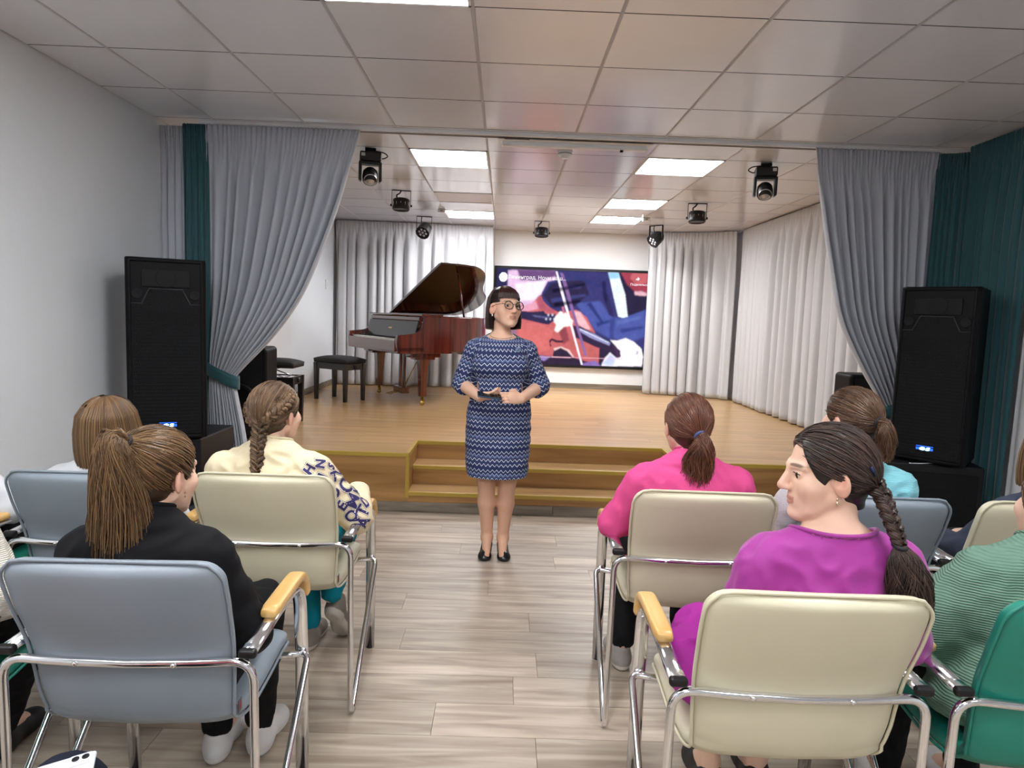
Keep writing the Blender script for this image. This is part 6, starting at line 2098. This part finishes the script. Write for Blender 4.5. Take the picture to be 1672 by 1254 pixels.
# her right hand holds the phone from below, the left rests against it
add_hand(F, wri[1], (-0.80, 0.50, 0.16), (0.35, 0.35, -0.75), (0.3, 0.0, 1.0), 0.30, thumb_curl=0.5, s=0.92, thumb_out=0.25)
add_hand(F, wri[0], (0.82, 0.50, 0.10), (-0.35, 0.80, 0.25), (0.2, -0.1, 1.0), 0.42, thumb_curl=0.4, s=0.92)
add_head(F, H, nk, True)
TIGHTS = cc(206, 162, 136)


def wcol(V):
    c = face_color(H, cc(226, 182, 156))(V)
    c[V[:, 2] < 0.75] = TIGHTS
    # nails
    return c


F.build('body', M_skin, P, wcol)
# dress
D = Field(axis_pts(-0.35, 0.35, 0.007), axis_pts(-0.22, 0.26, 0.007), axis_pts(0.44, 1.42, 0.007))
D.stack([(0.485, 0, 0, 0.178, 0.138), (0.60, 0, 0, 0.186, 0.14), (0.75, 0, 0, 0.190, 0.142), (0.88, 0, -0.004, 0.186, 0.14), (0.98, 0, 0, 0.172, 0.13), (1.08, 0, 0.006, 0.163, 0.128), (1.18, 0, 0.008, 0.170, 0.138), (1.25, 0, -0.002, 0.152, 0.116), (1.305, 0, -0.01, 0.108, 0.088), (1.345, 0, -0.012, 0.07, 0.064)], 0.0, 2.25)
for i in (0, 1):
    D.cone(nk - [0, 0, 0.01], shl[i], 0.044, 0.044, 0.025)
    e = elb[i] + (wri[i] - elb[i]) * 0.16
    D.cone(shl[i], elb[i] + [0, 0, 0.01], 0.052, 0.057, 0.025); D.cone(elb[i] + [0, 0, 0.01], e, 0.057, 0.055, 0.02)
    D.ell((( -1, 1)[i] * 0.075, 0.10, 1.17), (0.068, 0.05, 0.06), None, 0.05)
D.inflate(0.004); D.apply(wrinkle(0.0045, 41, 6, 0.09, 0.18))


def neckcut(f, X, Y, Z):
    d = np.sqrt((X / 1.25) ** 2 + ((Y - 0.02)) ** 2 + ((Z - 1.392) * 0.95) ** 2) - 0.094
    f = np.maximum(f, -d); f = np.maximum(f, 0.492 - Z)
    # open sleeve ends
    for i in (0, 1):
        ax = unit(wri[i] - elb[i]); c = elb[i] + (wri[i] - elb[i]) * 0.24
        s = (X - c[0]) * ax[0] + (Y - c[1]) * ax[1] + (Z - c[2]) * ax[2]
        near = np.sqrt((X - c[0]) ** 2 + (Y - c[1]) ** 2 + (Z - c[2]) ** 2) < 0.10
        f = np.where(near, np.maximum(f, s), f)
    return f


D.apply(neckcut)
M_dress = bpy.data.materials.new('chevron_knit'); M_dress.use_nodes = True
nt = M_dress.node_tree; N = nt.nodes; Lk = nt.links; b = N['Principled BSDF']; b.inputs['Roughness'].default_value = 0.8
at = N.new('ShaderNodeAttribute'); at.attribute_name = 'pat'
sp = N.new('ShaderNodeSeparateXYZ'); Lk.new(at.outputs['Vector'], sp.inputs[0])


def mth(op, a, b_=None, c=None):
    n = N.new('ShaderNodeMath'); n.operation = op
    for i, x in enumerate((a, b_, c)):
        if x is None: continue
        if isinstance(x, (int, float)): n.inputs[i].default_value = x
        else: Lk.new(x, n.inputs[i])
    return n.outputs[0]


zig = mth('PINGPONG', sp.outputs[0], 0.0130)                # triangle wave
row = mth('ADD', sp.outputs[1], mth('MULTIPLY', zig, 1.25))
band = mth('FRACT', mth('DIVIDE', row, 0.112))              # repeat of the stripe set
ramp = N.new('ShaderNodeValToRGB'); ramp.color_ramp.interpolation = 'CONSTANT'
stops = [(0.0, (24, 38, 84)), (0.10, (30, 44, 92)), (0.16, (204, 212, 228)), (0.20, (34, 48, 92)), (0.30, (38, 54, 102)), (0.36, (30, 44, 88)), (0.42, (208, 216, 232)), (0.465, (24, 36, 78)),
         (0.56, (74, 92, 140)), (0.62, (30, 44, 90)), (0.66, (160, 174, 204)), (0.71, (28, 42, 88)), (0.78, (20, 32, 72)), (0.86, (196, 206, 226)), (0.90, (24, 38, 84))]
els = ramp.color_ramp.elements
els[0].position = stops[0][0]; els[0].color = (*lin(*stops[0][1]), 1)
els[1].position = stops[1][0]; els[1].color = (*lin(*stops[1][1]), 1)
for p_, c_ in stops[2:]:
    e_ = els.new(p_); e_.color = (*lin(*c_), 1)
Lk.new(band, ramp.inputs[0]); Lk.new(ramp.outputs[0], b.inputs['Base Color'])
dress = D.build('dress', M_dress, P)
me = dress.data; n = len(me.vertices); co = np.zeros(n * 3, np.float32); me.vertices.foreach_get('co', co); co = co.reshape(-1, 3)
u = np.arctan2(co[:, 0], co[:, 1] + 0.02) * 0.165; v = co[:, 2].copy()
for i in (0, 1):
    s_ = (-1, 1)[i]
    ax = unit(elb[i] - shl[i]); rel = co - shl[i]; t_ = rel @ ax
    onarm = (co[:, 0] * s_ > 0.155 + 0.02 * np.clip((1.25 - co[:, 2]) / 0.2, 0, 1)) & (co[:, 2] > 0.95)
    dd = rel - t_[:, None] * ax
    uu = np.arctan2(dd[:, 0] * s_, dd[:, 1]) * 0.06
    u = np.where(onarm, uu, u); v = np.where(onarm, 1.278 - t_, v)
pat = np.zeros((n, 3), np.float32); pat[:, 0] = u + 2.0; pat[:, 1] = v + 1.0
a_ = me.attributes.new('pat', 'FLOAT_VECTOR', 'POINT'); a_.data.foreach_set('vector', pat.ravel())
# hair: dark bob with a straight fringe
bob_hair(P, H, cc(26, 13, 12), cc(74, 36, 28), -0.122, True, 1300, 44, 0.98, sr=0.0013, tuck=True)
# eyes, glasses, earrings, necklace, brooch, pin
for sx in (-1, 1):
    p0 = (sx * 0.031, 0.0735, 0.001)
    p = H(p0); e_me = MB().lathe([(0, -0.0118), (0.008, -0.0085), (0.0118, 0), (0.0095, 0.007), (0.006, 0.0102), (0, 0.0118)], p, H.R @ np.array([-0.15, 1, 0.1]), 18).mesh('eye')
    co_ = np.array([q.co for q in e_me.vertices]); d = H.inv(co_) - np.array(p0)
    set_col(e_me, np.where((d[:, 1] > 0.0082)[:, None], cc(46, 34, 28), cc(226, 222, 218))); link('eye', e_me, P, M_eye)
    MB().tube(H([(sx * 0.019, 0.0855, 0.006), (sx * 0.030, 0.0885, 0.0085), (sx * 0.041, 0.0835, 0.0065), (sx * 0.046, 0.079, 0.003)]), 0.0012, 6).build('eyelashes', M_tie, P)
M_frame = material('glasses_frame', lin(30, 14, 16), 0.25)
M_glass = bpy.data.materials.new('glasses_lens'); M_glass.use_nodes = True
gb = M_glass.node_tree.nodes['Principled BSDF']; gb.inputs['Transmission Weight'].default_value = 1.0; gb.inputs['Roughness'].default_value = 0.0; gb.inputs['IOR'].default_value = 1.05
gl = MB()
for sx in (-1, 1):
    ring = [H((sx * 0.034 + 0.0265 * math.cos(a) * (1 + 0.06 * sx * math.cos(a)), 0.104 - 0.10 * (0.0265 * math.cos(a)) ** 2 * 40 * 0.05 - 0.004 * (math.cos(a) * sx > 0.6), -0.001 + 0.0205 * math.sin(a) + 0.004 * max(0, math.sin(a)) * (math.cos(a) * sx > 0))) for a in np.linspace(0, 2 * PI, 25)[:-1]]
    gl.tube(ring, 0.0025, 6, closed=True)
    gl.tube(H([(sx * 0.060, 0.100, 0.008), (sx * 0.074, 0.075, 0.008), (sx * 0.080, 0.02, 0.006), (sx * 0.083, -0.01, -0.002)]), 0.0015, 6)
gl.tube(H([(-0.009, 0.104, 0.004), (0, 0.106, 0.007), (0.009, 0.104, 0.004)]), 0.0015, 6)
g_o = gl.build('glasses', M_frame, P)
for sx in (-1, 1):
    pts = [H((sx * 0.034 + 0.0258 * math.cos(a), 0.1035, -0.001 + 0.020 * math.sin(a))) for a in np.linspace(0, 2 * PI, 21)[:-1]]
    MB().add(pts, [tuple(range(20))]).build('lens', M_glass, g_o)
    MB().lathe([(0, -0.008), (0.004, -0.002), (0.0035, 0.004), (0, 0.008)], H((sx * 0.086, 0.006, -0.050)), (0, 0, 1), 10).build('earring', M_white, P)
nl = [(0.068 * math.cos(a), 0.006 + 0.066 * math.sin(a), 1.338 - 0.020 * max(0, math.sin(a))) for a in np.linspace(-0.3, PI + 0.3, 24)]
MB().tube(nl, 0.0014, 6).build('necklace', M_gold2, P)
M_bro = material('brooch_blue', lin(150, 172, 206), 0.5)
br = MB()
for k in range(12):
    a = 2 * PI * k / 12
    br.lathe([(0, -0.003), (0.006, 0), (0, 0.003)], (0.011 * math.cos(a), 0.004, 0.011 * math.sin(a)), (math.cos(a), 0.3, math.sin(a)), 6)
br.lathe([(0.013, 0), (0.012, 0.004), (0, 0.005)], (0, 0, 0), (0, 1, 0), 16)
bo = br.build('brooch', M_bro, P); bo.location = (-0.098, 0.118, 1.262); bo.rotation_euler = (-0.5, 0, 0.55); bo.scale = (1.25, 1.25, 1.25)
MB().lathe([(0.0055, 0), (0.006, 0.003), (0, 0.005)], (-0.075, 0.145, 1.215), (0, 1, 0.2), 12).build('pin', M_white, P)
# shoes: low black pumps
for s in (-1, 1):
    g = 0.004
    Fs = Field(np.arange(-0.06, 0.06, g), np.arange(-0.09, 0.18, g), np.arange(-0.02, 0.10, g), 0.03)
    Fs.cone((0, -0.02, 0.045), (0, 0.10, 0.020), 0.034, 0.036, 0.02); Fs.ell((0, 0.11, 0.016), (0.037, 0.045, 0.022), None, 0.02)
    Fs.cone((0, -0.03, 0.055), (0, -0.032, 0.005), 0.032, 0.022, 0.01)
    Fs.ell((0, 0.02, 0.080), (0.029, 0.075, 0.046), rotx(-0.22), 0.006, 'sub')
    Fs.apply(lambda f, X, Y, Z: np.maximum(np.maximum(f, -Z), np.where((Y > -0.005) & (Y < 0.055), 0.012 - Z, -1)))
    o = Fs.build('pump', M_leather, P); o.location = (s * 0.049, -0.012, 0.0); o.rotation_euler = (0, 0, -s * 0.08)
tag(P, 'standing woman with dark bob, glasses and a blue chevron dress facing the audience', 'person')
ph = empty('smartphone', (-0.018 - 0.055, 4.05 - 0.252, 1.004)); ph.rotation_euler = (0.30, 0.12, 0.12)
M_phb = material('phone_blue', lin(40, 70, 96), 0.2)
MB().box((0, 0, 0), (0.138, 0.070, 0.009)).build('case', M_phb, ph, 0.004, 3)
MB().box((0, 0, 0.0048), (0.130, 0.063, 0.001)).build('display', M_phk, ph, 0.0004)
tag(ph, 'dark blue smartphone held in both hands of the standing woman', 'phone')
